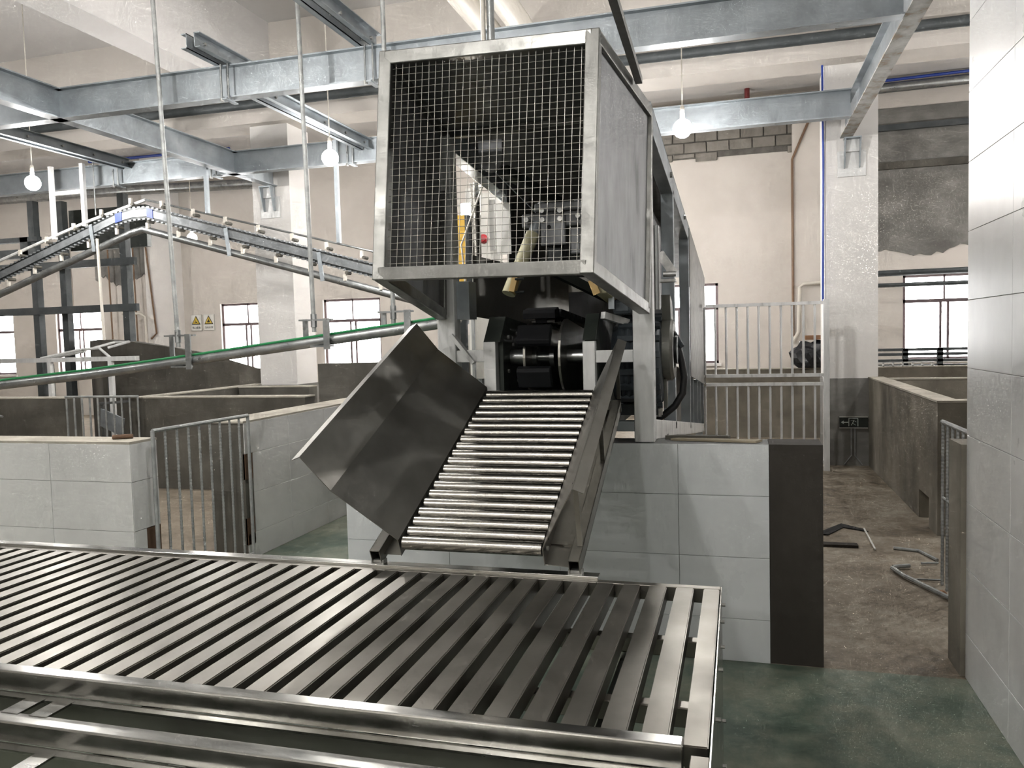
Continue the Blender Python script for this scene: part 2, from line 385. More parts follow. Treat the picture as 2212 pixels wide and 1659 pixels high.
# corridor walls on the right; one has a drain hole at its foot
o = struct('wall_corridor_1', MB().box(1.45, 1.6, 7.32, 10.0, 0, 1.02).box(1.45, 1.6, 6.68, 6.95, 0, 1.02).box(1.45, 1.6, 6.95, 7.32, .24, 1.02), 'brown_cement')
B(1.444, 1.606, 6.674, 10.0, 1.02, 1.035).build('coping', 'cement_cap', o)
o = struct('wall_corridor_2', B(1.6, 6, 6.68, 6.83, 0, 1.02), 'brown_cement')
B(1.606, 6, 6.674, 6.836, 1.02, 1.035).build('coping', 'cement_cap', o)
o = struct('wall_corridor_3', B(1.61, 6, 9.6, 9.75, 0, 1.02), 'brown_cement')
B(1.61, 6, 9.594, 9.756, 1.02, 1.035).build('coping', 'cement_cap', o)
o = struct('wall_corridor_4', B(-.9, 6, 12.5, 12.65, 0, 1.02), 'brown_cement')
B(-.9, 6, 12.494, 12.656, 1.02, 1.035).build('coping', 'cement_cap', o)

# ================================================================== SLATTED TABLE
TZ = .75
tb = thing('slatted_table', 'long stainless steel slatted table in the foreground, below the roller chute', 'table', (-1.9, 2.15, 0))
YN, YF = 1.636, 2.685
sl = MB().box(-.0293, .0293, -(YF - YN) / 2, (YF - YN) / 2, -.05, 0)
sme = sl.mesh('slat', 'slat_steel')
bm = bmesh.new(); bm.from_mesh(sme); bmesh.ops.bevel(bm, geom=list(bm.edges), offset=.003, segments=2, affect='EDGES'); bm.to_mesh(sme); bm.free()
for k in range(41):
    o = bpy.data.objects.new('slat', sme); COL.objects.link(o); o.parent = tb
    xc = -.0915 if k == 0 else -.1775 - .0887 * (k - 1)
    o.location = Vector((xc, (YN + YF) / 2, TZ)) - OFF[tb.name]
    if k == 0: o.scale.x = .87
# far edge: plain strip at the right end, raised angle along the rest
B(-.475, -.062, YF, 2.715, TZ - .05, TZ).build('end_strip', 'slat_steel', tb, bevel=.002)
B(-3.72, -.475, YF, 2.712, TZ - .05, TZ).build('back_rail', 'slat_steel', tb, bevel=.002)
MB().box(-3.72, -.475, 2.714, 2.762, TZ + .004, TZ + .010).box(-3.72, -.475, 2.712, 2.718, TZ - .05, TZ + .010).build('edge_angle', 'rail_steel', tb, bevel=.0015)
# right end: last slat carries a sheet that hangs to the floor
side = B(-.062, -.059, 1.35, 2.715, .06, TZ - .002).build('side_sheet', 'rail_steel', tb)
for y, z in ((2.68, .70), (2.52, .70), (2.52, .62), (2.25, .66), (1.95, .66), (1.66, .66), (2.59, .35), (2.59, .2)):
    MB().cyl((-.06, y, z), (-.048, y, z), .006, 8).build('bolt', 'bolt_steel', side)
B(-.10, -.062, 1.35, 1.60, TZ - .05, TZ).build('end_strip', 'slat_steel', tb, bevel=.002)
for y, z in ((2.42, .625), (1.94, .645), (1.70, .60)):
    B(-3.72, -.066, y - .02, y + .02, z, z + .05).build('cross_bar', 'slat_steel', tb, bevel=.003)
for x in (-.35, -1.35, -2.35, -3.35):
    for y in (1.70, 2.42):
        B(x - .02, x + .02, y - .02, y + .02, 0, .63).build('leg', 'rail_steel', tb)
for x in (-.33, -.62, -.9):
    B(x - .03, x + .03, 1.70, 2.44, .56, .60).build('brace', 'dark_green_steel', tb)

# ================================================================== STEPPED RAILS IN FRONT OF THE TABLE
sf = thing('step_frame', 'stepped frame of polished square rails along the near edge of the slatted table', 'rail frame', (-1.6, 1.4, 0))
def rail(y0, y1, z0, z1, xa, xb): return B(xa, xb, y0, y1, z0, z1).build('rail', 'rail_steel', sf, bevel=.004)
rail(1.592, 1.633, .719, .772, -3.7, -.114)
B(-3.7, -.114, 1.566, 1.592, .713, .719).build('ledge', 'rail_steel', sf)
B(-3.7, -.114, 1.586, 1.592, .64, .713).build('back_plate', 'chute_steel', sf)
rail(1.453, 1.5, .669, .719, -3.7, -.114)
B(-3.7, -.114, 1.425, 1.453, .663, .669).build('ledge', 'rail_steel', sf)
B(-3.7, -.114, 1.447, 1.453, .60, .663).build('back_plate', 'chute_steel', sf)
rail(1.31, 1.358, .618, .668, -3.7, -.114)
for x in (-1.716, -1.63, -2.6):
    B(x - .026, x + .026, 1.49, 1.575, .715, .7205).build('cross_flat', 'rail_steel', sf)
for x in (-1.545, -2.5):
    B(x - .026, x + .026, 1.35, 1.436, .664, .6695).build('cross_flat', 'rail_steel', sf)
for x in (-.2, -1.4, -2.6, -3.6):
    B(x - .02, x + .02, 1.595, 1.63, 0, .719).build('leg', 'rail_steel', sf)
    B(x - .02, x + .02, 1.458, 1.495, 0, .669).build('leg', 'rail_steel', sf)
    B(x - .02, x + .02, 1.315, 1.353, 0, .618).build('leg', 'rail_steel', sf)

# ================================================================== ROLLER CHUTE
sa = R(23.3); CU = Vector((0, math.cos(sa), math.sin(sa))); CW = Vector((0, -math.sin(sa), math.cos(sa))); CO = Vector((-.949, 2.75, .838))
def ch(u, v, w): return CO + CU * u + Vector((v, 0, 0)) + CW * w
chute = thing('roller_chute', 'sloping stainless roller chute with flared side guards, leading down to the slatted table', 'chute', (-.949, 2.75, .76))
for k in range(20):
    u = k * .0627
    ro = MB().cyl(ch(u, -.268, 0), ch(u, .268, 0), .0255, 20).build('roller', 'roller_steel', chute, 40)
    MB().cyl(ch(u, -.278, 0), ch(u, .278, 0), .006, 6).build('axle', 'black_rubber', ro)
def sheet(prof, u0, u1, t=.003):
    """bent sheet: profile of (v, w) points swept along the chute"""
    n = len(prof); mb = MB()
    for (a, b_) in zip(prof[:-1], prof[1:]):
        d = Vector((b_[0] - a[0], b_[1] - a[1])).normalized(); nr = Vector((-d.y, d.x)) * t
        q = [(a[0], a[1]), (b_[0], b_[1]), (b_[0] + nr.x, b_[1] + nr.y), (a[0] + nr.x, a[1] + nr.y)]
        mb.loft([ch(u0, *p) for p in q], [ch(u1, *p) for p in q])
    return mb
g = sheet([(-.278, -.045), (-.278, .028), (-.503, .243)], -.022, 1.23).build('guard_sheet', 'chute_steel', chute)
sheet([(-.503, .243), (-.592, .388), (-.63, .372)], -.022, 1.23).build('guard_lip', 'chute_steel', chute)
sheet([(-.40, -.042), (-.278, -.042)], -.022, 1.23).build('bottom_flange', 'chute_steel', chute)
g = sheet([(.276, -.055), (.276, .02), (.408, .275), (.445, .258)], -.022, 1.23).build('guard_sheet', 'chute_steel', chute)
sheet([(.276, -.052), (.365, -.058)], -.022, 1.23).build('bottom_flange', 'chute_steel', chute)
for u in (.03, .6, 1.15): MB().bar(ch(u, .408, .268), ch(u, .40, .0), .018, .006, CU).build('stay', 'chute_steel', chute)
def hollow(v0, v1, w0, w1, u0, u1, t=.003):
    mb = MB()
    for q in ([(v0, w0), (v1, w0), (v1, w0 + t), (v0, w0 + t)], [(v0, w1 - t), (v1, w1 - t), (v1, w1), (v0, w1)],
              [(v0, w0), (v0 + t, w0), (v0 + t, w1), (v0, w1)], [(v1 - t, w0), (v1, w0), (v1, w1), (v1 - t, w1)]):
        mb.loft([ch(u0, *p) for p in q], [ch(u1, *p) for p in q])
    return mb
hollow(-.388, -.348, -.060, -.002, -.055, 1.14).build('support_tube', 'chute_steel', chute)
hollow(.370, .410, -.060, -.002, -.055, 1.14).build('support_tube', 'chute_steel', chute)
for v, w0 in ((-.368, -.058), (.39, -.058)):
    p = ch(-.05, v, w0)
    B(p.x - .025, p.x + .025, p.y - .004, p.y + .03, .76, p.z + .01).build('weld_foot', 'bolt_steel', chute)
for v in (-.42, -.36): pass
MB().bar(ch(1.1, -.388, -.04), ch(1.1, .41, -.04), .03, .03, CW).build('cross_tie', 'chute_steel', chute)
MB().bar(ch(.1, -.35, -.055), ch(.1, .37, -.055), .02, .02, CW).build('cross_tie', 'chute_steel', chute)
for v in (.268, ): MB().cyl(ch(.02, .278, -.01), ch(.02, .286, -.01), .008, 8).build('bolt', 'bolt_steel', chute)

# ================================================================== RESTRAINER MACHINE
mc = thing('restrainer_machine', 'tall stainless conveyor machine with wire-mesh hood, standing on the tiled platform', 'machine', (-.96, 3.98, 1.06))
def P(mb, name, mat, sm=None, bv=0, parent=None): return mb.build(name, mat, parent or mc, sm, bv)
ztop = lambda y: 2.735 - .068 * (y - 4.0)
zbot = lambda y: 1.065 - .115 * max(y - 4.08, 0)
P(B(-.50, -.40, 3.98, 4.08, 1.06, 2.66), 'front_post', 'white_metal', bv=.006)
P(B(-1.53, -1.43, 3.98, 4.08, 1.06, 2.66), 'front_post', 'white_metal', bv=.006)
P(B(-1.275, -1.21, 3.975, 4.035, 1.06, 1.578), 'inner_post', 'white_metal', bv=.003)
P(B(-.752, -.69, 3.975, 4.035, 1.06, 1.57), 'inner_post', 'white_metal', bv=.003)
P(B(-1.43, -1.275, 3.99, 4.04, 1.474, 1.537), 'cross_member', 'white_metal', bv=.003)
P(B(-.69, -.50, 3.99, 4.04, 1.46, 1.522), 'cross_member', 'white_metal', bv=.003)
P(MB().bar((-1.45, 3.985, 1.62), (-1.33, 3.985, 1.47), .02, .05, (0, 1, 0)), 'gusset', 'white_metal')
P(B(-.62, -.5, 3.98, 4.05, 1.115, 1.165), 'foot_bracket', 'galvanised')
# sloping bearing-block heads behind the inner posts
for x0, x1 in ((-1.275, -1.17), (-.752, -.67)):
    P(MB().prism([(x0, 3.976, 1.575), (x0, 4.10, 1.71), (x0, 5.6, 1.59), (x0, 5.6, 1.06), (x0, 4.036, 1.06), (x0, 4.036, 1.575)], (x1 - x0 - .015, 0, 0)), 'bearing_frame', 'dark_green_steel', bv=.002)
P(MB().bar((-.665, 4.1, 1.70), (-.56, 4.25, 1.66), .03, .035), 'bearing_clip', 'white_metal')
for y, z in ((4.12, 1.60), (4.22, 1.56), (4.12, 1.42), (4.3, 1.36), (4.3, 1.62)):
    P(MB().cyl((-1.19, y, z), (-1.175, y, z), .011, 8), 'bolt', 'bolt_steel')
# drive shaft, sprocket, guide plates
P(MB().cyl((-1.19, 4.2, 1.49), (-1.06, 4.2, 1.49), .042, 20), 'drive_shaft', 'polished_shaft', 40)
P(MB().cyl((-.90, 4.2, 1.49), (-.75, 4.2, 1.49), .036, 20), 'drive_shaft', 'polished_shaft', 40)
P(MB().lathe([(.03, -.06), (.055, -.06), (.055, -.035), (.03, -.035), (.03, .035), (.055, .035), (.055, .06), (.03, .06)], (-1.0, 4.2, 1.49), 'X', 20), 'sprocket_hub', 'polished_shaft', 40)
for x in (-1.07, -.885):
    pts = [(x, 4.2 + .2 * math.cos(t), 1.49 + .2 * math.sin(t)) for t in [R(90 + 180 * k / 14) for k in range(15)]]
    pts += [(x, 6.9, 1.0), (x, 6.9, 1.40)]
    P(MB().prism(pts, (.012, 0, 0)), 'guide_plate', 'chute_steel')
P(B(-.885, -.87, 4.25, 6.5, 1.1, 1.2), 'guide_rail', 'chute_steel')
# chain with black paddle blocks
def paddle(c, ang, wdt=.175):
    c = Vector(c); t = Vector((0, math.cos(ang), math.sin(ang))); n = Vector((0, -math.sin(ang), math.cos(ang))); X = Vector((1, 0, 0))
    mb = MB(); w2, l2 = wdt / 2, .056
    prof = [(-l2, 0), (-l2, .03), (-l2 + .012, .046), (l2 - .012, .046), (l2, .03), (l2, 0)]
    mb.loft([c - X * w2 + t * a + n * b_ for a, b_ in prof], [c + X * w2 + t * a + n * b_ for a, b_ in prof])
    mb.loft([c - X * .03 + t * a - n * b_ for a, b_ in ((-.02, 0), (.02, 0), (.02, .03), (-.02, .03))], [c + X * .03 + t * a - n * b_ for a, b_ in ((-.02, 0), (.02, 0), (.02, .03), (-.02, .03))])
    pd = P(mb, 'paddle', 'black_plastic', bv=.004)
    MB().cyl(c - X * .07 - n * .022, c + X * .07 - n * .022, .009, 8).build('link_pin', 'bolt_steel', pd)
XC = -1.005
for k, (a) in enumerate((100, 150, 205, 255)):
    t = R(a); paddle((XC, 4.2 + .215 * math.cos(t) + 0, 1.49 + .215 * math.sin(t)), t - R(90))
for k in range(1, 20):
    y = 4.2 + .118 * k; paddle((XC, y, 1.705 - .055 * (y - 4.2)), R(-3))
P(B(XC - .05, XC + .05, 4.0, 4.02, 1.22, 1.30), 'chain_guard', 'cast_iron_black')
P(MB().cyl((-1.16, 4.1, 1.29), (-.86, 4.1, 1.29), .014, 10), 'tie_rod', 'polished_shaft')
P(B(-1.17, -.76, 4.9, 4.93, 1.06, 1.55), 'inner_baffle', 'cast_iron_black')
P(B(-1.17, -.76, 4.05, 4.9, 1.06, 1.08), 'drip_tray', 'cast_iron_black')
# entry sheets forming a V above the conveyor
def plate(a, b_, z0a, z1a, z0b, z1b, t=.006):
    a, b_ = Vector((*a, 0)), Vector((*b_, 0)); d = (b_ - a).normalized(); n = Vector((-d.y, d.x, 0)) * t
    up = lambda p, z: p + Vector((0, 0, z))
    return MB().hexa([up(a, z0a), up(a, z1a), up(a + n, z0a), up(a + n, z1a), up(b_, z0b), up(b_, z1b), up(b_ + n, z0b), up(b_ + n, z1b)])
P(plate((-1.41, 4.25), (-1.13, 5.5), 1.72, 2.06, 1.62, 2.0), 'entry_sheet', 'chute_steel')
P(plate((-.56, 4.15), (-.86, 5.5), 1.70, 2.06, 1.62, 2.0), 'entry_sheet', 'hood_steel')
P(plate((-1.13, 5.5), (-.86, 5.5), 1.9, 2.0, 1.9, 2.0), 'entry_sheet', 'chute_steel')
P(MB().bar((-.95, 3.97, 1.96), (-.57, 4.9, 1.72), .03, .05), 'slide_rail', 'dark_green_steel')
P(MB().bar((-.62, 4.1, 1.90), (-.62, 4.1, 1.73), .03, .012, (0, 1, 0)), 'slide_hanger', 'galvanised')
P(B(-.60, -.52, 4.15, 4.4, 1.74, 1.9), 'side_box', 'maroon_paint')
P(MB().bar((-.655, 3.98, 1.84), (-.62, 4.35, 1.78), .07, .07), 'padded_roller', 'cream_plastic', bv=.012)
P(MB().bar((-.69, 3.93, 1.87), (-.665, 3.93, 1.80), .035, .02, (0, 1, 0)), 'padded_edge', 'ochre_edge')
tb_ = P(MB().cyl((-1.09, 4.36, 2.17), (-1.20, 4.22, 1.835), .038, 14), 'padded_roller', 'cream_plastic', 40)
MB().bar((-1.14, 4.22, 1.98), (-1.17, 4.19, 1.84), .03, .05, (0, 1, 0)).build('padded_edge', 'ochre_edge', tb_)
MB().cyl((-1.07, 4.38, 2.23), (-1.10, 4.35, 2.14), .03, 14).build('sleeve', 'galvanised', tb_, 40)
for z in (1.84, 1.91): MB().cyl((-1.15, 4.18, z), (-1.10, 4.18, z), .007, 6).build('pin', 'cast_iron_black', tb_)
# tong carriage hanging in the hood
P(B(-1.16, -.80, 4.38, 4.43, 2.205, 2.285), 'tong_beam', 'panel_steel', bv=.012)
tp = P(B(-1.045, -.905, 4.35, 4.38, 2.10, 2.27), 'tong_plate', 'panel_steel', bv=.006)
MB().cyl((-.995, 4.349, 2.20), (-.995, 4.345, 2.20), .012, 10).build('hole', 'matt_black', tp)  # solid black disc stands in for the dark inside of a hole
for x, z in ((-1.12, 2.245), (-1.03, 2.24), (-.93, 2.24), (-.83, 2.25), (-1.03, 2.29), (-.93, 2.285)):
    P(MB().cyl((x, 4.38, z), (x, 4.33, z), .014, 10), 'bolt', 'bolt_steel')
P(B(-1.1, -.82, 4.44, 4.60, 2.30, 2.35), 'carriage', 'panel_steel', bv=.01)
P(MB().cyl((-1.07, 4.5, 2.36), (-1.07, 4.5, 2.27), .02, 10).cyl((-.86, 4.5, 2.36), (-.86, 4.5, 2.27), .02, 10), 'carriage_wheel', 'galvanised', 40)
P(B(-1.02, -.93, 4.4, 4.5, 1.98, 2.1), 'tong_jaw', 'cast_iron_black', bv=.01)
P(B(-.89, -.83, 4.4, 4.5, 2.05, 2.2), 'tong_arm', 'panel_steel', bv=.01)
pl = MB(); pts = [(-1.375, 4.3, 2.69), (-1.375, 4.3, 2.59)] + [(-1.307 + .068 * math.cos(t), 4.3, 2.585 + .068 * math.sin(t)) for t in [R(180 + 180 * k / 12) for k in range(1, 12)]] + [(-1.239, 4.3, 2.59), (-1.239, 4.3, 2.69)]
P(pl.prism(pts, (0, .03, 0)), 'pulley_bracket', 'panel_steel')
P(MB().cyl((-1.29, 4.32, 2.52), (-1.08, 4.4, 2.29), .003, 6), 'pull_cable', 'galvanised')
P(MB().bar((-1.25, 4.35, 2.53), (-.95, 5.2, 2.36), .06, .05), 'slide_rail', 'dark_green_steel')
# ---- hood: a flared box of square tube with mesh in front
HC = {'FTL': (-1.396, 3.07, 2.775), 'FTR': (-.475, 2.98, 2.722), 'FBL': (-1.414, 2.97, 1.84), 'FBR': (-.500, 2.905, 1.822),
      'BTR': (-.384, 4.0, 2.69), 'BBR': (-.406, 3.94, 1.693), 'BBL': (-1.526, 4.0, 1.70), 'BTL': (-1.505, 4.05, 2.70)}
HC = {k: Vector(v) for k, v in HC.items()}
cen = sum(HC.values(), Vector()) / 8
TB = .054
def ins(k):       # the tube's centre line lies half a tube inside the corner
    p = HC[k]; s_ = Vector((-1 if k[2] == 'R' else 1, 1 if k[0] == 'F' else -1, -1 if k[1] == 'T' else 1)); return p + s_ * (TB / 2)
hood = P(MB().bar(ins('FTL'), ins('FTR'), TB, TB, (0, 0, 1)), 'hood_frame', 'hood_steel', bv=.004)
def HB(a, b_, up): MB().bar(ins(a), ins(b_), TB, TB, up).build('hood_tube', 'hood_steel', hood, bevel=.004)
HB('FBL', 'FBR', (0, 0, 1))
for a, b_ in (('FTL', 'FBL'), ('FTR', 'FBR')):
    p, q = ins(a), ins(b_); d = (q - p).normalized() * TB / 2
    MB().bar(p - d, q + d, TB, TB, (0, 1, 0)).build('hood_tube', 'hood_steel', hood, bevel=.004)
for a, b_ in (('BTL', 'BBL'), ('BTR', 'BBR')): HB(a, b_, (0, 1, 0))
for a, b_ in (('FTL', 'BTL'), ('FTR', 'BTR'), ('FBL', 'BBL'), ('FBR', 'BBR')): HB(a, b_, (0, 0, 1))
HB('BTL', 'BTR', (0, 0, 1))
def quad_panel(a, b_, c, d, t, inset, n, name='hood_panel', mat='panel_steel'):
    q = [ins(k) for k in (a, b_, c, d)]; ct = sum(q, Vector()) / 4
    n = Vector(n) * t
    q = [p + (ct - p).normalized() * inset for p in q]
    MB().loft([p - n / 2 + n * 2 for p in q], [p + n / 2 + n * 2 for p in q]).build(name, mat, hood)
quad_panel('FTR', 'BTR', 'BBR', 'FBR', .004, .034, (1, .12, 0))
quad_panel('FTL', 'BTL', 'BBL', 'FBL', .004, .034, (-1, .12, 0))
quad_panel('FTL', 'FTR', 'BTR', 'BTL', .004, .034, (0, 0, 1))
# mesh wires
fi = {k: ins(k) for k in ('FTL', 'FTR', 'FBL', 'FBR')}
def bil(s_, t): return fi['FTL'] * (1 - s_) * (1 - t) + fi['FTR'] * s_ * (1 - t) + fi['FBL'] * (1 - s_) * t + fi['FBR'] * s_ * t
NV, NH = 27, 30
for k in range(1, NV + 1):
    s_ = .032 + (k - .5) / NV * .936; wv = random.uniform(-.002, .002)
    pts = [bil(s_ + wv * math.sin(j * 1.3 + k), .02 + .96 * j / 6) for j in range(7)]
    MB().tube([p + Vector((0, -.004, 0)) for p in pts], .0013, 5).build('wire', 'wire_steel', hood)
for k in range(1, NH + 1):
    t = .032 + (k - .5) / NH * .936
    pts = [bil(.02 + .96 * j / 8, t + .0016 * math.sin(j * 2.1 + k * 1.7)) for j in range(9)]
    MB().tube(pts, .0013, 5).build('wire', 'wire_steel', hood)
# ---- body behind the hood
for x in (-.44, -1.49):
    P(MB().hexa([Vector((x - .04, 4.04, ztop(4.04) - .13)), Vector((x - .04, 4.04, ztop(4.04))), Vector((x + .04, 4.04, ztop(4.04) - .13)), Vector((x + .04, 4.04, ztop(4.04))),
                 Vector((x - .04, 10.4, ztop(10.4) - .13)), Vector((x - .04, 10.4, ztop(10.4))), Vector((x + .04, 10.4, ztop(10.4) - .13)), Vector((x + .04, 10.4, ztop(10.4)))]), 'top_chord', 'galvanised', bv=.004)
    for y in (5.43, 7.1, 9.9):
        P(B(x - .04, x + .04, y - .04, y + .04, zbot(y) + .05, ztop(y) - .1), 'side_post', 'galvanised', bv=.003)
    P(MB().hexa([Vector((x - .04, 4.08, 1.065)), Vector((x - .04, 4.08, 1.165)), Vector((x + .04, 4.08, 1.065)), Vector((x + .04, 4.08, 1.165)),
                 Vector((x - .04, 9.95, zbot(9.95))), Vector((x - .04, 9.95, zbot(9.95) + .1)), Vector((x + .04, 9.95, zbot(9.95))), Vector((x + .04, 9.95, zbot(9.95) + .1))]), 'base_beam', 'white_metal', bv=.004)
    for y in (4.75, 9.5): P(B(x - .04, x + .04, y - .04, y + .04, 0, zbot(y) + .02), 'support_leg', 'galvanised')
def yz_panel(x, pts, name, mat, t=.006): P(MB().prism([(x, a, b_) for a, b_ in pts], (t, 0, 0)), name, mat)
P(MB().hexa([Vector((-1.53, 4.05, ztop(4.05))), Vector((-1.53, 4.05, ztop(4.05) + .006)), Vector((-.40, 4.05, ztop(4.05))), Vector((-.40, 4.05, ztop(4.05) + .006)),
             Vector((-1.53, 10.4, ztop(10.4))), Vector((-1.53, 10.4, ztop(10.4) + .006)), Vector((-.40, 10.4, ztop(10.4))), Vector((-.40, 10.4, ztop(10.4) + .006))]), 'roof_sheet', 'panel_steel')
yz_panel(-.40, [(7.14, ztop(7.14) - .02), (10.4, ztop(10.4) - .02), (10.4, .93), (7.14, 1.22)], 'side_panel', 'hood_steel')
yz_panel(-.575, [(4.3, 2.55), (5.42, 2.48), (5.42, 1.12), (4.62, 1.12), (4.62, 1.8), (4.3, 1.8)], 'inner_panel', 'panel_steel')
yz_panel(-.575, [(5.47, 2.48), (7.05, 2.4), (7.05, 1.75), (5.47, 1.85)], 'inner_panel', 'panel_steel')
yz_panel(-1.45, [(5.1, 2.6), (7.1, 2.45), (7.1, .95), (5.1, 1.05)], 'inner_panel', 'panel_steel')
P(B(-1.45, -.58, 6.9, 6.91, 1.6, 2.55), 'end_sheet', 'panel_steel')
P(B(-1.505, -1.41, 5.05, 5.06, 2.14, 2.465), 'white_flap', 'sign_white')
P(B(-1.56, -1.52, 5.07, 5.08, 2.17, 2.5), 'white_flap', 'sign_white')
for y in (7.8, 8.6, 9.3): P(B(-.45, -.41, y - .02, y + .02, zbot(y) + .05, 1.24 - .09 * (y - 7.1)), 'stub_post', 'galvanised')
yz_panel(-.62, [(7.1, 1.4), (9.9, 1.1), (9.9, .5), (7.1, .75)], 'inner_panel', 'grey_cement')
for k in range(2): P(MB().cyl((-.40, 5.2 + 1.3 * k, ztop(5.2 + 1.3 * k) - .06), (-.385, 5.2 + 1.3 * k, ztop(5.2 + 1.3 * k) - .06), .018, 8), 'bolt', 'bolt_steel')
# gearbox, belt guard, hose on the right of the front post
gb = P(MB().lathe([(.10, -.24), (.2, -.24), (.235, -.2)] + [(.235 + (.012 if k % 2 else 0), -.2 + .2 * k / 12) for k in range(13)] + [(.2, .02), (.1, .02)], (-.40, 4.36, 1.45), 'X', 24), 'gearbox', 'cast_iron_blue', 40)
for k in range(9):
    t = R(-70 + 20 * k)
    MB().bar((-.60, 4.36 - .245 * math.cos(t), 1.45 + .245 * math.sin(t)), (-.385, 4.36 - .245 * math.cos(t), 1.45 + .245 * math.sin(t)), .03, .022, (0, -math.cos(t), math.sin(t))).build('rib', 'cast_iron_blue', gb)
B(-.62, -.41, 4.24, 4.5, 1.17, 1.23).build('gearbox_foot', 'cast_iron_black', gb)
P(B(-.62, -.52, 4.12, 4.3, 1.70, 1.78), 'gearbox_cap', 'cast_iron_blue', bv=.02)
gd = P(MB().lathe([(.05, .0), (.165, .0), (.165, .045), (.15, .06), (.10, .06), (.10, .05), (.05, .05)], (-.385, 4.36, 1.51), 'X', 28), 'belt_guard', 'olive_guard', 40)
MB().lathe([(.03, .05), (.075, .05), (.075, .075), (.03, .075)], (-.385, 4.36, 1.51), 'X', 20).build('pulley', 'cast_iron_black', gd, 40)
MB().prism([(-.385, 4.32, 1.67), (-.385, 4.50, 1.67), (-.385, 4.42, 1.77), (-.385, 4.28, 1.80)], (.045, 0, 0)).build('guard_arm', 'olive_guard', gd)
MB().prism([(-.385, 4.30, 1.36), (-.385, 4.40, 1.36), (-.385, 4.36, 1.2), (-.385, 4.33, 1.2)], (.02, 0, 0)).build('guard_arm', 'olive_guard', gd)
for y in (4.28, 4.36): MB().cyl((-.41, y, 1.16), (-.41, y, 1.2), .018, 6).build('nut', 'bolt_steel', gd)
P(MB().tube([(-.345, 4.45, 1.57), (-.315, 4.45, 1.53), (-.295, 4.45, 1.44), (-.283, 4.45, 1.36), (-.292, 4.45, 1.27), (-.335, 4.45, 1.20), (-.40, 4.45, 1.145), (-.46, 4.45, 1.12)], .019, 10), 'hose', 'black_rubber', 40)
P(MB().bar((-.36, 4.45, 1.64), (-.29, 4.45, 1.52), .03, .05, (0, 1, 0)), 'terminal_box', 'cast_iron_blue', bv=.008)
P(MB().cyl((-.395, 4.12, 2.14), (-.395, 4.12, 1.72), .02, 10), 'air_cylinder', 'polished_shaft', 40)
P(MB().cyl((-.40, 4.6, 1.93), (-.33, 4.6, 1.93), .016, 10).bar((-.42, 4.6, 2.05), (-.34, 4.6, 1.93), .05, .012, (0, 1, 0)).box(-.42, -.33, 4.55, 4.65, 1.885, 1.9), 'guide_wheel', 'bolt_steel')
P(MB().cyl((-1.63, 5.0, 1.76), (-1.63, 5.0, 2.6), .032, 16).bar((-1.63, 5.0, 2.58), (-1.49, 5.0, 2.6), .03, .03), 'roller_tube', 'roller_steel', 40)
P(MB().tube([(-1.55, 4.9, 2.55), (-1.70, 4.9, 2.2), (-1.68, 4.9, 1.95), (-1.70, 4.9, 1.75), (-1.80, 4.9, 1.55), (-1.95, 4.9, 1.40)], .007, 6), 'air_hose', 'pvc_white')
P(B(-1.46, -1.36, 4.02, 4.14, 1.70, 1.9), 'post_plate', 'galvanised')

# ================================================================== STEELWORK OVERHEAD
def ibeam(axis, c, a, b_, z0, h, fw, label, mat='galvanised', low='galvanised'):
    t = .012
    o = thing('steel_beam', label, 'beam', (c, (a + b_) / 2, z0) if axis == 'Y' else ((a + b_) / 2, c, z0))
    def bx(u0, u1, z0_, z1_): return B(u0, u1, a, b_, z0_, z1_) if axis == 'Y' else B(a, b_, u0, u1, z0_, z1_)
    bx(c - .006, c + .006, z0 + t, z0 + h - t).build('web', mat, o)
    bx(c - fw / 2, c + fw / 2, z0 + h - t, z0 + h).build('flange', mat, o)
    bx(c - fw / 2, c + fw / 2, z0, z0 + t).build('flange', low, o)
    return o
ibeam('X', 6.25, -12, 1.13, 3.75, .28, .12, 'nearest galvanised steel beam crossing above the mesh hood')
ibeam('X', 8.97, -12, 1.13, 3.75, .28, .12, 'galvanised steel cross beam behind the hanging bulbs')
ibeam('Y', 1.2, 2.6, 9.92, 3.75, .28, .13, 'steel beam with rust-stained lower flange running to the right column bracket', low='galvanised_rusty')
ibeam('Y', -6.12, 3.2, 9.85, 3.75, .28, .13, 'steel beam running from upper left to the left column bracket')
def bracket(x, y, label):
    o = thing('column_bracket', label, 'bracket', (x, y, 3.35))
    B(x - .15, x + .15, y - .02, y, 3.33, 3.62).build('wall_plate', 'white_metal', o)
    B(x - .09, x + .09, y - .15, y - .02, 3.735, 3.75).build('seat_plate', 'galvanised', o)
    for s_ in (-.085, .075): MB().prism([(x + s_, y - .02, 3.735), (x + s_, y - .15, 3.735), (x + s_, y - .06, 3.42), (x + s_, y - .02, 3.42)], (.012, 0, 0)).build('rib', 'galvanised', o)
    B(x - .09, x + .09, y - .06, y - .048, 3.6, 3.735).build('front_plate', 'white_metal', o)
bracket(1.27, 10.0, 'grey welded bracket high on the right-hand column')
bracket(-6.2, 9.9, 'grey welded bracket high on the left-hand column')
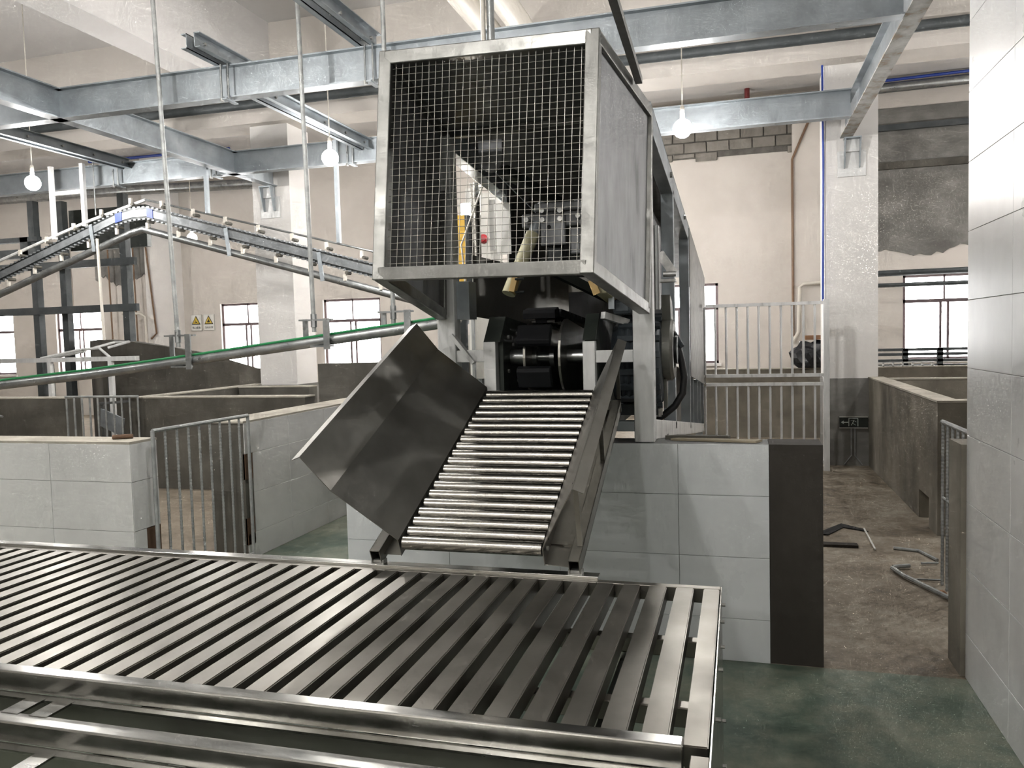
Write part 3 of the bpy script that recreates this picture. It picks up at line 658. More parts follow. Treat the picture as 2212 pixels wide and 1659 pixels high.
def twin_channel(x, y0, y1, z, label, n):
    o = thing('channel_rail', label, 'channel rail', (x, (y0 + y1) / 2, z))
    for s_ in (-1, 1):
        xi = x + s_ * .035
        MB().box(min(xi, xi + s_ * .006), max(xi, xi + s_ * .006), y0, y1, z, z + .12).box(min(xi, xi + s_ * .055), max(xi, xi + s_ * .055), y0, y1, z, z + .007).box(min(xi, xi + s_ * .055), max(xi, xi + s_ * .055), y0, y1, z + .113, z + .12).build('channel', 'galvanised', o)
    for k in range(n):
        y = y0 + .12 + (y1 - y0 - .24) * k / max(n - 1, 1)
        MB().cyl((x - .06, y, z + .06), (x + .06, y, z + .06), .014, 8).build('bolt', 'bolt_steel', o)
    return o
twin_channel(-2.93, 3.4, 6.32, 4.03, 'twin channel rail resting on the nearest beam, left of the mesh hood', 6)
twin_channel(-4.28, 5.75, 6.5, 4.03, 'short stub of twin channel rail sitting on the nearest beam', 2)
twin_channel(-4.26, 6.3, 8.9, 3.88, 'bright twin channel rail between the two cross beams', 6)
twin_channel(-7.75, 6.3, 8.97, 3.95, 'twin channel rail at far left above the white hanger frame', 6)
twin_channel(-6.9, 8.0, 12.0, 4.03, 'small twin channel rail beyond the second cross beam', 6)
def ubolt(x, y, z0, z1, label):
    o = thing('clamp_rod', label, 'clamp', (x, y, z0))
    MB().cyl((x, y, z0), (x, y, z1), .009, 8).build('rod', 'galv_pipe', o, 40)
    MB().cyl((x + .07, y, z0), (x + .07, y, z1), .009, 8).build('rod', 'galv_pipe', o, 40)
    MB().bar((x + .035, y - .02, z0), (x + .035, y + .16, z0), .04, .012).build('clip', 'galvanised', o)
    MB().cyl((x, y, z0 - .02), (x, y, z0 + .01), .018, 6).build('nut', 'bolt_steel', o)
ubolt(-4.30, 6.17, 3.73, 4.03, 'clamp rods under the short channel stub')
ubolt(-2.93, 6.17, 3.73, 4.03, 'clamp rods beside the top left corner of the mesh hood')
ubolt(-4.5, 8.89, 3.73, 4.02, 'clamp rods on the second beam, right of the middle bulb')
ubolt(-7.9, 8.89, 3.73, 3.95, 'clamp rods on the second beam, above the white hanger frame')
ubolt(-6.4, 8.89, 3.73, 4.04, 'clamp rods on the second beam near the left column')
# service pipes
def pipe(name, label, pts, r, mat, n=10): return tag(MB().tube(pts, r, n).build(name, mat, None, 40), label, 'pipe')
pipe('fire_pipe', 'long dark green fire pipe under the concrete beam', [(-12, 9.5, 4.79), (-6, 9.5, 4.77), (-1, 9.5, 4.76), (6, 9.5, 4.75)], .06, 'dark_frame_paint', 14)
pipe('insulated_pipe', 'silver pipe along the top of the back wall at the right', [(-2.2, 15.3, 5.66), (6, 15.3, 5.74)], .085, 'galv_pipe', 14)
pipe('insulated_pipe', 'fat silver insulated duct along the back wall at the left', [(-19.5, 15.3, 5.22), (-13, 15.3, 5.13), (-9.7, 15.3, 5.03)], .11, 'galv_pipe', 14)
pipe('blue_cable', 'blue cable above the silver pipe at upper right', [(1.5, 15.25, 5.80), (6, 15.25, 5.88)], .025, 'blue_plastic', 8)
pipe('blue_cable', 'blue cable under the concrete beam at upper left', [(-14.2, 15.25, 5.84), (-10.5, 15.25, 5.82)], .03, 'blue_plastic', 8)
pipe('blue_cable', 'blue cable running down the left edge of the right column', [(.955, 9.97, 4.78), (.965, 9.97, 3.5), (.955, 9.97, 1.92)], .012, 'blue_plastic', 8)
pipe('conduit', 'thin brown conduit down the back wall, left of the right column', [(1.25, 15.42, 5.3), (.97, 15.42, 4.65), (.97, 15.42, 1.4)], .022, 'brown_conduit', 8)
pipe('conduit', 'thin brown conduit on the back wall beside the hanging rod', [(-13.6, 15.42, 4.75), (-13.0, 15.42, 4.6), (-12.96, 15.42, 4.2), (-12.75, 15.42, 1.9), (-12.9, 15.42, 1.78)], .02, 'brown_conduit', 8)
for k, (x, lab) in enumerate(((-15.3, 'left'), (-14.1, 'middle'), (-13.4, 'right'))):
    pipe('conduit', 'thin dark downpipe on the back wall behind the lift frame, %s of three' % lab, [(x, 15.55, 4.6), (x + .03, 15.55, 0)], .018, 'brown_conduit', 6)
pipe('pvc_pipe', 'cream plastic pipe with elbow, left of the right column', [(1.6, 15.35, 2.44), (1.15, 15.35, 2.42), (1.08, 15.35, 2.36), (1.06, 15.35, 1.55), (1.0, 15.35, 1.45), (.95, 15.35, 1.36)], .035, 'pvc_white', 10)
pipe('pvc_pipe', 'cream plastic pipe bent beside the dark lift frame', [(-13.6, 15.35, 2.38), (-13.1, 15.35, 2.36), (-12.98, 15.35, 2.28), (-12.95, 15.35, 0)], .03, 'pvc_white', 10)
pipe('blue_rail', 'upper blue-grey rail in front of the right-hand window', [(1.9, 14.5, 2.485), (6, 14.5, 2.49)], .05, 'dark_frame_paint', 8)
pipe('blue_rail', 'lower thin rail in front of the right-hand window', [(1.9, 14.5, 2.29), (6, 14.5, 2.285)], .035, 'dark_frame_paint', 8)
tag(MB().lathe([(.03, 0), (.045, .05), (.045, .3), (.02, .42)], (.2, 15.15, 5.6), 'Z', 12).build('red_sensor', 'maroon_paint', None, 40), 'small red fitting beside the silver pipe', 'fitting')
o = thing('ventilation_duct', 'pair of cream ducts under the ceiling above the mesh hood', 'duct', (-2.4, 8.2, 4.95))
for x in (-2.62, -2.25): MB().tube([(x, 6.6, 5.0), (x, 9.7, 5.0)], .13, 16).build('duct', 'pvc_white', o, 40)
tag(MB().cyl((-1.03, 3.45, 2.70), (-1.03, 3.45, 5.9), .017, 12).build('drop_pipe', 'galv_pipe', None, 40), 'steel pipe dropping from the ceiling to the mesh hood', 'pipe')
tag(MB().cyl((-1.065, 3.45, 2.70), (-1.065, 3.45, 5.9), .011, 10).build('drop_pipe', 'pvc_white', None, 40), 'thin white pipe beside the steel drop pipe above the hood', 'pipe')
tag(MB().bar((-.40, 3.55, 2.69), (-.385, 1.9, 2.78), .03, .03).build('strut', 'hood_steel', None), 'stainless strut rising from the right edge of the hood roof', 'strut')

# ================================================================== LAMPS
def bulb(x, y, z, label, top=5.9):
    o = thing('hanging_bulb', label, 'light bulb', (x, y, z), 'bare bulbs hung over the hall')
    MB().cyl((x, y, z + .16), (x, y, top), .006, 6).build('cord', 'pvc_white', o)
    MB().lathe([(.012, .18), (.02, .17), (.022, .07), (.018, .06)], (x, y, z), 'Z', 12).build('socket', 'pvc_white', o, 40)
    prof = [(.017, .06)] + [(.088 * math.sin(R(a)), .088 * math.cos(R(a)) - .03) for a in range(20, 176, 20)]
    MB().lathe(prof, (x, y, z), 'Z', 12).build('glass', 'bulb_glow', o, 60)
    ld = bpy.data.lights.new('filament', 'POINT'); ld.energy = BULB; ld.color = (1, .98, .955); ld.shadow_soft_size = .07
    lo = bpy.data.objects.new('filament', ld); COL.objects.link(lo); lo.parent = o; lo.location = (0, 0, 0)
bulb(-.474, 7.7, 3.515, 'glowing bare bulb to the right of the machine')
bulb(-4.094, 7.7, 3.555, 'glowing bare bulb just left of the mesh hood')
bulb(-7.99, 7.7, 3.594, 'glowing bare bulb at the far left, by the white hanger frame')
bulb(-9.47, 12.5, 3.57, 'glowing bare bulb under the inclined chain conveyor')
for x, y, lab in ((-3.0, -.6, 'above the slatted table, out of view'), (-4.6, 4.1, 'above the tiled pen corner, out of view'), (-9.0, 4.1, 'above the left pens, out of view'),
                  (-.8, -2.2, 'behind the photographer, out of view'), (-1.7, .3, 'straight above the table, out of view'), (-2.5, 4.0, 'above the aisle beside the chute, out of view'), (2.9, 6.9, 'over the right-hand pens, hidden by the tall tiled wall'), (-2.2, -4.6, 'far behind the photographer, out of view'), (-5.4, -4.2, 'behind and left of the photographer, out of view'), (-6.5, -.5, 'behind the left end of the table, out of view'),
                   (5.0, 8.4, 'beyond the tall tiled wall, out of view'), (-14.0, 8.4, 'beyond the lift frame, out of view'),
                  (5, 13, 'beside the right-hand window, out of view'), (-3.7, 13, 'hidden behind the left half of the hood'), (-2.0, 12.8, 'hidden behind the right half of the hood'), (-2.6, 10.9, 'hidden behind the middle of the hood'), (-15, 12.6, 'by the leftmost window, out of view')):
    bulb(x, y, 3.72, 'added fill bulb ' + lab)  # fill bulbs added out of sight to brighten the hall

# ================================================================== INCLINED CHAIN CONVEYOR
cv = thing('chain_conveyor', 'inclined overhead chain conveyor peaking at upper left, with white carrier clips', 'conveyor', (-7, 8.6, 2.4))
YC = 8.6
mid = [(-12.0, 1.80), (-9.56, 2.605), (-7.62, 3.24), (-7.36, 3.285), (-7.14, 3.285), (-6.85, 3.20), (-4.1, 2.425), (-2.3, 1.95)]
def strip(pts, h, t, dz, name, mat):
    mb = MB()
    for (x0, z0), (x1, z1) in zip(pts[:-1], pts[1:]):
        mb.hexa([Vector((x0, YC - t, z0 + dz - h)), Vector((x0, YC - t, z0 + dz + h)), Vector((x0, YC + t, z0 + dz - h)), Vector((x0, YC + t, z0 + dz + h)),
                 Vector((x1, YC - t, z1 + dz - h)), Vector((x1, YC - t, z1 + dz + h)), Vector((x1, YC + t, z1 + dz - h)), Vector((x1, YC + t, z1 + dz + h))])
    return mb.build(name, mat, cv)
strip(mid, .045, .03, 0, 'track', 'track_steel')
strip([(-7.62, 3.24), (-7.52, 3.262)], .055, .036, 0, 'blue_wear_strip', 'blue_plastic')
strip([(-7.14, 3.285), (-7.05, 3.26)], .055, .036, 0, 'blue_wear_strip', 'blue_plastic')
strip(mid, .012, .022, .06, 'chain', 'cast_iron_black'); strip(mid, .012, .022, -.06, 'chain', 'cast_iron_black')
def along(s_):      # point at arc length s_ from the left end
    for (x0, z0), (x1, z1) in zip(mid[:-1], mid[1:]):
        L = math.hypot(x1 - x0, z1 - z0)
        if s_ <= L: return x0 + (x1 - x0) * s_ / L, z0 + (z1 - z0) * s_ / L
        s_ -= L
    return mid[-1]
tot = sum(math.hypot(b_[0] - a[0], b_[1] - a[1]) for a, b_ in zip(mid[:-1], mid[1:]))
lk = MB(); n = int(tot / .07)
for k in range(n):
    x, z = along(k * .07)
    for dz in (.076, -.076): lk.box(x - .02, x + .02, YC - .026, YC + .026, z + dz - .009, z + dz + .009)
o = lk.build('chain_links', 'track_steel', cv); o['kind'] = 'stuff'
MB().tube([(-12, YC, 1.98), (-9.55, YC, 2.81), (-8.1, YC, 3.23), (-7.17, YC, 3.45)], .022, 8).build('top_rod', 'white_metal', cv, 40)
MB().tube([(-7.17, YC, 3.45), (-4.09, YC, 2.64), (-2.3, YC, 2.16)], .012, 8).build('top_rod', 'galv_pipe', cv, 40)
MB().tube([(-12, YC, 1.60), (-9.59, YC, 2.36), (-7.4, YC, 3.05), (-7.22, YC, 3.085), (-7.1, YC, 3.05), (-4.0, YC, 2.17), (-2.3, YC, 1.69)], .045, 12).build('lower_pipe', 'galv_pipe', cv, 50)
k = 0; s_ = .4
while s_ < tot - .2:
    x, z = along(s_)
    up = 1 if k % 2 else -1
    cl = MB().box(x - .018, x + .018, YC - .05, YC - .02, z + up * .16 - .045, z + up * .16 + .035).build('carrier_clip', 'pvc_white', cv)
    MB().cyl((x + .03, YC - .06, z + up * .115), (x + .03, YC + .04, z + up * .115), .02, 10).build('clip_wheel', 'dark_cement', cl, 40)
    s_ += .235; k += 1
for x, z in ((-8.0, 3.12), (-6.0, 2.96), (-4.75, 2.6)):
    MB().bar((x, YC - .045, z + .06), (x + .04, YC - .045, z - .28), .05, .012, (0, 1, 0)).build('hanger_plate', 'galvanised', cv)
for x, z in ((-8.62, 3.09), (-8.12, 3.23)):
    B(x - .025, x + .025, YC - .025, YC + .025, z - .05, 3.98).build('hanger_post', 'white_metal', cv)
B(-8.62, -8.12, YC - .02, YC + .02, 3.60, 3.65).build('hanger_tie', 'white_metal', cv)
for x, z in ((-6.27, 3.25), (-4.5, 2.79)):
    B(x - .022, x + .022, YC - .022, YC + .022, z - .03, 3.95).build('hanger_post', 'galvanised', cv)
MB().cyl((-7.9, YC - .05, 4.0), (-7.9, YC - .05, 3.3), .008, 6).build('hanger_rod', 'galv_pipe', cv)
MB().cyl((-7.9, YC - .05, 3.0), (-7.88, YC - .05, 1.7), .018, 8).build('drop_rod', 'pvc_white', cv)

# ================================================================== RAIL WITH GREEN STRIP
rl = thing('pipe_rail', 'galvanised pipe rail with green plastic strip, sloping behind the chute', 'rail', (-4.5, 6, 1.3))
RP = [(-8.5, 6, 1.16), (-7.6, 6, 1.215), (-6.76, 6, 1.272), (-5.7, 6, 1.36), (-4.56, 6, 1.475), (-3.27, 6, 1.615), (-2.34, 6, 1.715), (-2.05, 6, 1.75)]
MB().tube(RP, .042, 14).build('pipe', 'galv_pipe', rl, 50)
MB().tube([(x, y - .012, z + .047) for x, y, z in RP], .011, 6).build('green_strip', 'green_plastic', rl)
def hang(x, z, zr):
    h = MB().bar((x - .15, 6, z), (x + .15, 6, z), .045, .014).build('hanger', 'galv_pipe', rl)
    B(x + .10, x + .155, 5.93, 5.945, zr - .06, z + .01).build('strap', 'galv_pipe', h)
    B(x - .155, x - .11, 6.05, 6.065, zr - .0, z + .01).build('strap', 'galv_pipe', h)
    MB().cyl((x - .02, 6, z - .06), (x - .02, 6, z + .05), .026, 8).build('nut', 'galv_pipe', h)
    return h
for x, z, zr, xt in ((-4.72, 1.69, 1.455, -4.86), (-3.38, 1.785, 1.60, -3.45), (-2.66, 1.83, 1.68, -2.68)):
    h = hang(x, z, zr)
    MB().cyl((x - .02, 6, z - .1), (xt, 6, 5.9), .019, 10).build('rod', 'rebar_steel', h, 40)
for x, z in ((-4.68, 1.41), (-3.3, 1.56)): B(x - .12, x + .08, 5.96, 6.0, z, z + .014).build('splice', 'galv_pipe', rl)
MB().tube([(-7.0, 6, 1.24), (-6.95, 6, 1.02), (-6.75, 6, .97)], .012, 6).build('bent_stub', 'galv_pipe', rl)

# ================================================================== GATES
def rebar_bar(p, q, r, name, parent, ribs=True):
    p, q = Vector(p), Vector(q); n = max(2, int((q - p).length / .022)) if ribs else 1
    pts = []; mb = MB()
    if not ribs: return mb.cyl(p, q, r, 10).build(name, 'rebar_steel', parent, 40)
    vs = []; k8 = 6
    d = (q - p).normalized(); a = d.orthogonal().normalized(); c = d.cross(a)
    rings = []
    for k in range(n * 2 + 1):
        rr = r * (1.0 if k % 2 else .84); o_ = p + (q - p) * k / (n * 2)
        rings.append([o_ + (a * math.cos(2 * math.pi * j / k8) + c * math.sin(2 * math.pi * j / k8)) * rr for j in range(k8)])
    fs = [(i * k8 + j, i * k8 + (j + 1) % k8, (i + 1) * k8 + (j + 1) % k8, (i + 1) * k8 + j) for i in range(n * 2) for j in range(k8)]
    return mb.add([v for rg in rings for v in rg], fs).build(name, 'rebar_steel', parent)
g = thing('rebar_gate', 'rebar gate closing the tiled pen at left, behind the slatted table', 'gate', (-3.46, 4.6, 0))
MB().tube([(-3.45, 4.09, 1.085), (-3.45, 5.08, 1.08)], .013, 8).build('top_rail', 'rebar_steel', g, 40)
MB().tube([(-3.45, 4.09, .06), (-3.45, 5.08, .06)], .013, 8).build('bottom_rail', 'rebar_steel', g, 40)
for k in range(10): rebar_bar((-3.45, 4.09 + .11 * k, .05), (-3.45, 4.09 + .11 * k, 1.085), .0125 if k in (0, 9) else .009, 'bar', g, k not in (0, 9))
g = thing('rebar_gate', 'small rebar gate between the dark pen walls at far left', 'gate', (-7.0, 7.62, 0))
MB().tube([(-7.5, 7.5, 1.045), (-6.49, 7.5, 1.045)], .014, 8).build('top_rail', 'rebar_steel', g, 40)
MB().tube([(-7.5, 7.5, .1), (-6.49, 7.5, .1)], .014, 8).build('bottom_rail', 'rebar_steel', g, 40)
for k in range(10): rebar_bar((-7.49 + .11 * k, 7.5, .1), (-7.49 + .11 * k, 7.5, 1.045), .011, 'bar', g, False)
g = thing('rebar_gate', 'rebar gate leaning open behind the tall tiled wall at right', 'gate', (1.2, 4.9, 0))
MB().tube([(1.2, 5.4, 1.015), (1.2, 4.4, 1.02)], .014, 8).build('top_rail', 'rebar_steel', g, 40)
for k in range(9): rebar_bar((1.2, 5.39 - .115 * k, 0), (1.2, 5.39 - .115 * k, 1.015), .01, 'bar', g)
MB().tube([(1.2, 5.4, .55), (1.2, 4.4, .56)], .008, 8).build('mid_rail', 'rebar_steel', g, 40)
g = thing('pipe_gate', 'tall pale pipe gate between the machine and the right column', 'gate', (.3, 9.6, 0))
B(.92, .985, 9.57, 9.63, 0, 1.93).build('gate_post', 'white_metal', g)
for z in (1.895, 1.085, .985, .1): B(-.36, .92, 9.58, 9.62, z - .018, z + .018).build('gate_rail', 'white_metal', g)
for k in range(1, 12):
    x = -.49 + .1203 * k
    MB().cyl((x, 9.6, 1.10), (x, 9.6, 1.88), .013, 8).build('bar', 'white_metal', g, 40)
    MB().cyl((x, 9.6, .1), (x, 9.6, .97), .013, 8).build('bar', 'white_metal', g, 40)

# ================================================================== SIGNS
def warning(x, z, label, second):
    o = thing('warning_sign', label, 'sign', (x, 15.69, z - .18), 'warning signs on the back wall')
    B(x - .145, x + .145, 15.685, 15.699, z - .185, z + .185).build('sign_edge', 'cabinet_grey', o)
    B(x - .135, x + .135, 15.68, 15.686, z - .175, z + .175).build('plate', 'sign_white', o)
    def tri(h, dz, y, mat, nm): MB().prism([(x - h * .58, y, z + dz - h * .5), (x + h * .58, y, z + dz - h * .5), (x, y, z + dz + h * .5)], (0, .003, 0)).build(nm, mat, o)
    tri(.2, .06, 15.676, 'sign_black', 'border'); tri(.155, .055, 15.672, 'sign_yellow', 'triangle')
    if second: MB().prism([(x - .028, 15.668, z + .0), (x + .028, 15.668, z + .0), (x + .034, 15.668, z + .03), (x + .012, 15.668, z + .05), (x, 15.668, z + .085), (x - .012, 15.668, z + .045), (x - .034, 15.668, z + .025)], (0, .003, 0)).build('flame', 'sign_black', o)
    else: MB().box(x - .035, x + .03, 15.668, 15.671, z - .002, z + .008).box(x - .006, x + .034, 15.668, 15.671, z + .006, z + .022).box(x - .012, x - .006, 15.668, 15.671, z + .02, z + .06).build('symbol', 'sign_black', o)
    text_mesh('lettering', '当心火灾' if second else '当心腐蚀', .055, 'sign_black', o, (x, 15.678, z - .115), (1, 0, 0), (0, 0, 1))
warning(-11.88, 2.115, 'left warning sign with yellow triangle on the back wall', False)
warning(-11.545, 2.115, 'right warning sign with flame triangle, nearest the window', True)
o = thing('exit_sign', 'dark exit sign with arrow and running figure, low on the right column', 'sign', (1.3, 9.97, .44))
B(1.13, 1.435, 9.955, 9.985, .445, .575).build('plate', 'exit_plate', o)
for z in (.445, .572): B(1.13, 1.435, 9.95, 9.985, z - .005, z + .005).build('trim', 'cabinet_grey', o)
MB().box(1.17, 1.225, 9.951, 9.955, .504, .516).prism([(1.145, 9.951, .51), (1.175, 9.951, .53), (1.175, 9.951, .49)], (0, .004, 0)).build('arrow', 'exit_mark', o)
MB().box(1.228, 1.234, 9.951, 9.955, .465, .56).box(1.325, 1.331, 9.951, 9.955, .465, .56).box(1.228, 1.331, 9.951, 9.955, .554, .56).build('doorway', 'exit_mark', o)
MB().bar((1.285, 9.953, .535), (1.27, 9.953, .50), .004, .014, (0, 1, 0)).bar((1.27, 9.953, .50), (1.255, 9.953, .475), .004, .01, (0, 1, 0)).bar((1.27, 9.953, .50), (1.305, 9.953, .478), .004, .01, (0, 1, 0)).bar((1.285, 9.953, .53), (1.31, 9.953, .515), .004, .009, (0, 1, 0)).bar((1.28, 9.953, .53), (1.25, 9.953, .53), .004, .009, (0, 1, 0)).build('figure', 'exit_mark', o)
for dx in (-.02, .02): MB().tube([(1.28 + dx, 9.975, .44), (1.28 + dx, 9.975, .12), (1.28 + dx * 5, 9.975, .01)], .008, 6).build('conduit', 'rebar_steel', o)
o = thing('fire_hydrant_box', 'pale hydrant cabinet with red lettering on the back wall behind the machine', 'cabinet', (-5.0, 15.55, 1.2))
B(-5.33, -4.5, 15.45, 15.69, .7, 1.66).build('box', 'cabinet_grey', o)
B(-5.2, -4.75, 15.445, 15.45, 1.37, 1.5).build('label_plate', 'sign_red', o)
text_mesh('lettering', '消火栓', .12, 'sign_white', o, (-4.98, 15.443, 1.435), (1, 0, 0), (0, 0, 1))
o = thing('fire_valve', 'red-handled fire valve on a steel riser beside the hydrant cabinet', 'valve', (-5.5, 15.5, 0))
MB().cyl((-5.5, 15.5, 0), (-5.5, 15.5, 2.2), .05, 12).build('riser', 'galv_pipe', o, 40)
MB().tube([(-5.62, 15.42, 1.75), (-5.5, 15.42, 1.82), (-5.36, 15.42, 1.74), (-5.36, 15.42, 1.55)], .025, 8).build('handle', 'sign_red', o)

# ================================================================== LEFT BACKGROUND
lf = thing('lift_frame', 'dark grey steel lift frame standing at the far left', 'steel frame', (-10.5, 11.3, 0))
for x, y in ((-11.45, 11.0), (-11.05, 11.2), (-9.62, 11.0), (-10.3, 11.8)):
    B(x - .06, x + .06, y - .06, y + .06, 0, 4.1).build('post', 'dark_frame_paint', lf)
for z in (2.25, 3.0): B(-12.8, -9.4, 10.93, 11.0, z - .06, z + .06).build('rail', 'dark_frame_paint', lf)
B(-12.8, -11.3, 10.9, 11.0, 3.15, 3.3).build('rail', 'dark_frame_paint', lf); B(-12.8, -11.3, 10.9, 11.0, 3.42, 3.5).build('rail', 'dark_frame_paint', lf)
B(-11.66, -11.5, 10.9, 11.06, 2.95, 3.5).build('guide_box', 'dark_frame_paint', lf)
B(-11.2, -9.6, 11.5, 11.6, 3.3, 4.0).build('hoist_box', 'dark_green_steel', lf)
wf_ = thing('tube_frame', 'white painted tube frame with railing behind the green-striped rail', 'frame', (-9.4, 9.5, 0))
B(-11.5, -8.2, 9.46, 9.54, 1.41, 1.475).build('top_tube', 'white_metal', wf_)
for x in (-9.73, -8.65): 
    B(x - .03, x + .03, 9.46, 9.52, 0, 1.41).build('post', 'white_metal', wf_); B(x - .12, x - .04, 9.54, 9.6, 0, 1.38).build('post', 'dark_frame_paint', wf_)
MB().tube([(-9.9, 9.5, 1.47), (-9.2, 9.5, 1.58), (-8.85, 9.5, 1.6), (-8.65, 9.5, 1.45)], .02, 8).build('hand_rail', 'white_metal', wf_)
MB().tube([(-8.95, 9.5, 1.60), (-8.75, 9.7, 1.68), (-8.5, 9.7, 1.68), (-8.7, 9.5, 1.6)], .02, 8).build('hand_rail', 'white_metal', wf_)
MB().tube([(-9.8, 9.6, 1.47), (-9.2, 9.6, 1.56)], .02, 8).build('hand_rail', 'white_metal', wf_)
tr_ = thing('feed_chute', 'grey sloping metal sheet seen through the small rebar gate', 'trough', (-7.7, 8.5, .3))
MB().hexa([Vector(p) for p in ((-7.97, 8.5, .59), (-7.95, 8.5, .82), (-7.97, 8.52, .59), (-7.95, 8.52, .82), (-7.46, 8.3, .48), (-7.42, 8.3, .71), (-7.46, 8.32, .48), (-7.42, 8.32, .71))]).build('sheet', 'galvanised', tr_)
MB().bar((-7.97, 8.5, .88), (-7.40, 8.5, .92), .03, .03).build('rim', 'galv_pipe', tr_)
for x in (-7.93, -7.45): B(x - .02, x + .02, 8.5, 8.54, 0, .9).build('leg', 'galv_pipe', tr_)
cab = thing('control_cabinet', 'grey control cabinet with red emergency button, seen through the mesh hood', 'cabinet', (-2.45, 7.5, 2.1))
B(-2.52, -2.3, 7.5, 7.9, 1.2, 3.0).build('box', 'cabinet_grey', cab); B(-2.53, -2.49, 7.46, 7.5, 1.2, 3.05).build('edge', 'sign_white', cab)
MB().lathe([(.045, 0), (.045, -.02), (.03, -.05), (.005, -.055)], (-2.37, 7.5, 2.56), 'Y', 16).build('stop_button', 'red_plastic', cab, 40)
B(-2.5, -2.46, 7.6, 7.7, 0, 1.2).build('stand', 'galvanised', cab); B(-2.36, -2.32, 7.6, 7.7, 0, 1.2).build('stand', 'galvanised', cab)
yl = thing('yellow_guard', 'yellow guard post beside the machine, seen under the mesh hood', 'post', (-1.75, 5, 0))
B(-1.785, -1.70, 4.98, 5.06, 1.84, 2.40).build('cover', 'yellow_paint', yl); B(-1.70, -1.675, 4.98, 5.08, 1.83, 2.40).build('back_channel', 'cast_iron_black', yl)
B(-1.76, -1.72, 5.0, 5.04, 0, 1.84).build('stand', 'cast_iron_black', yl)
o = thing('flood_lamp', 'small bright lamp above the yellow guard post', 'lamp', (-1.75, 5.2, 2.42))
B(-1.80, -1.72, 5.2, 5.24, 2.43, 2.51).build('lens', 'bulb_glow', o); B(-1.81, -1.71, 5.24, 5.3, 2.42, 2.52).build('housing', 'cabinet_grey', o); B(-1.77, -1.75, 5.26, 5.28, 0, 2.42).build('stand', 'galv_pipe', o)

# ================================================================== RIGHT BACKGROUND
bg_ = MB(); 
bgp = thing('refuse_bag', 'black plastic bag slumped behind the pipe gate', 'bag', (1.0, 12.8, 1.035))
bm = bmesh.new(); bmesh.ops.create_icosphere(bm, subdivisions=3, radius=1)
rnd = random.Random(3)
for v in bm.verts:
    n_ = v.co.copy(); k_ = 1 + .12 * math.sin(n_.x * 7 + n_.z * 5) + .09 * math.sin(n_.y * 11 + n_.x * 4)
    v.co = Vector((n_.x * .28 * k_, n_.y * .2 * k_, max(n_.z * .24 * k_ + .15, -.0)))
me = bpy.data.meshes.new('bag_body'); bm.to_mesh(me); bm.free(); me.materials.append(MATS['bag_black'])
o = bpy.data.objects.new('bag_body', me); COL.objects.link(o); o.parent = bgp; o.location = (.03, -.22, 0)
tag(B(.95, 1.2, 12.5, 12.62, 1.445, 1.51).build('card_box', 'card_brown', None, bevel=.004), 'flat orange-brown carton lying on the black bag', 'box')
fr_ = thing('far_rail', 'grey pipe railing in front of the right-hand window', 'railing', (3, 14, 0))
for z in (1.235, 1.16, 1.06, .98): B(1.7, 6, 13.98, 14.02, z - .022, z + .022).build('rail', 'dark_frame_paint', fr_)
for x in (2.57, 3.07, 4.2, 5.2): B(x - .04, x + .04, 13.98, 14.04, 0, 1.25).build('post', 'dark_frame_paint', fr_)
cm = thing('comb_rack', 'low white slotted rack on the far pen wall at right', 'rack', (2.3, 12.55, 1.035))
for z in (1.04, 1.09): B(1.62, 2.68, 12.54, 12.57, z - .008, z + .008).build('rail', 'white_metal', cm)
for k in range(9): B(1.62 + .128 * k, 1.64 + .128 * k, 12.54, 12.57, 1.035, 1.09).build('slot_bar', 'white_metal', cm)
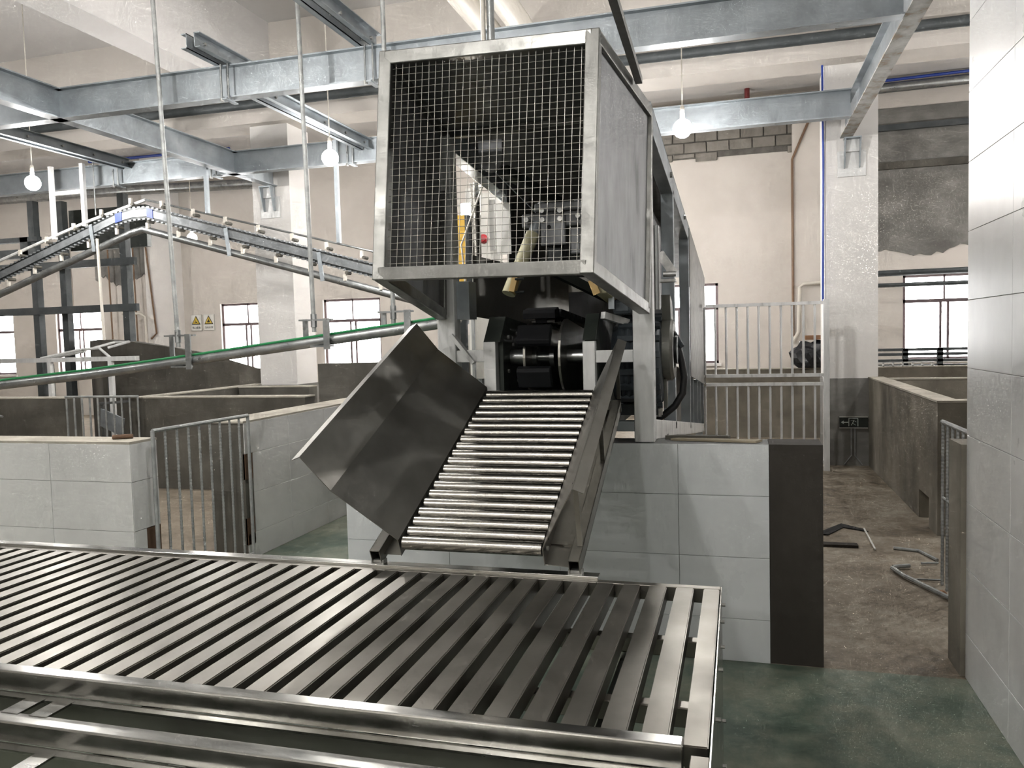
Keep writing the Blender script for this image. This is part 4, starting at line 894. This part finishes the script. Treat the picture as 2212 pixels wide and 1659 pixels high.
# scrap on the corridor floor
def scrap(pts, r, mat, label): tag(MB().tube(pts, r, 8).build('scrap_rod', mat, None, 40), label, 'rod', 'scrap rods on the corridor floor')
scrap([(.962, 5.66, .02), (1.0, 5.5, .02), (1.17, 5.08, .02)], .014, 'rebar_steel', 'longest pipe offcut on the corridor floor, by the open gate')
scrap([(.97, 5.68, .02), (1.08, 5.73, .02)], .014, 'rebar_steel', 'short pipe stub at the end of the longest offcut')
scrap([(1.06, 5.45, .012), (1.22, 5.46, .012)], .006, 'galv_pipe', 'thin bright wire beside the longest pipe offcut')
scrap([(1.065, 6.21, .012), (1.222, 6.16, .012), (1.29, 5.93, .012)], .011, 'rebar_steel', 'bent dark rod in the middle of the corridor floor')
scrap([(1.17, 5.83, .012), (1.28, 5.86, .012)], .008, 'rebar_steel', 'tiny dark rod below the bent rod')
scrap([(.95, 6.78, .012), (.935, 6.15, .012)], .007, 'sign_white', 'bright white rod lying along the corridor floor')
tag(MB().prism([(.40, 6.62, .003), (.62, 6.66, .003), (.80, 6.95, .003), (.95, 6.78, .003), (.97, 6.70, .003), (.8, 6.82, .003), (.66, 6.55, .003)], (0, 0, .006)).build('wet_stain', 'matt_black', None), 'black tar strip on the corridor floor', 'stain')
tag(B(.40, .83, 6.2, 6.28, .0, .02).build('dark_plank', 'umber_cement', None), 'dark plank on the corridor floor beside the platform end', 'plank')
tag(MB().lathe([(.001, 0), (.025, .0), (.03, .01), (.015, .025), (.001, .028)], (1.155, 5.2, 0), 'Z', 8).build('brick_lump', 'card_brown', None), 'lump of brick at the foot of the open rebar gate', 'rubble')
tag(MB().prism([(-.33, 4.07, 1.06), (.08, 4.0, 1.06), (.11, 4.06, 1.06), (-.28, 4.12, 1.06)], (0, 0, .01)).build('board', 'wood_board', None), 'thin weathered board lying on top of the tiled platform', 'board')
tag(MB().prism([(-.36, 4.11, 1.06), (-.05, 4.1, 1.06), (-.04, 4.14, 1.06), (-.3, 4.15, 1.06)], (0, 0, .02)).build('board', 'dark_cement', None), 'dark scrap strip behind the board on the platform', 'board')
tag(MB().cyl((-3.72, 4.06, 1.049), (-3.62, 4.12, 1.049), .014, 8).build('peg', 'rust_plate', None), 'short rusty rod on top of the tiled pen wall corner', 'rod')
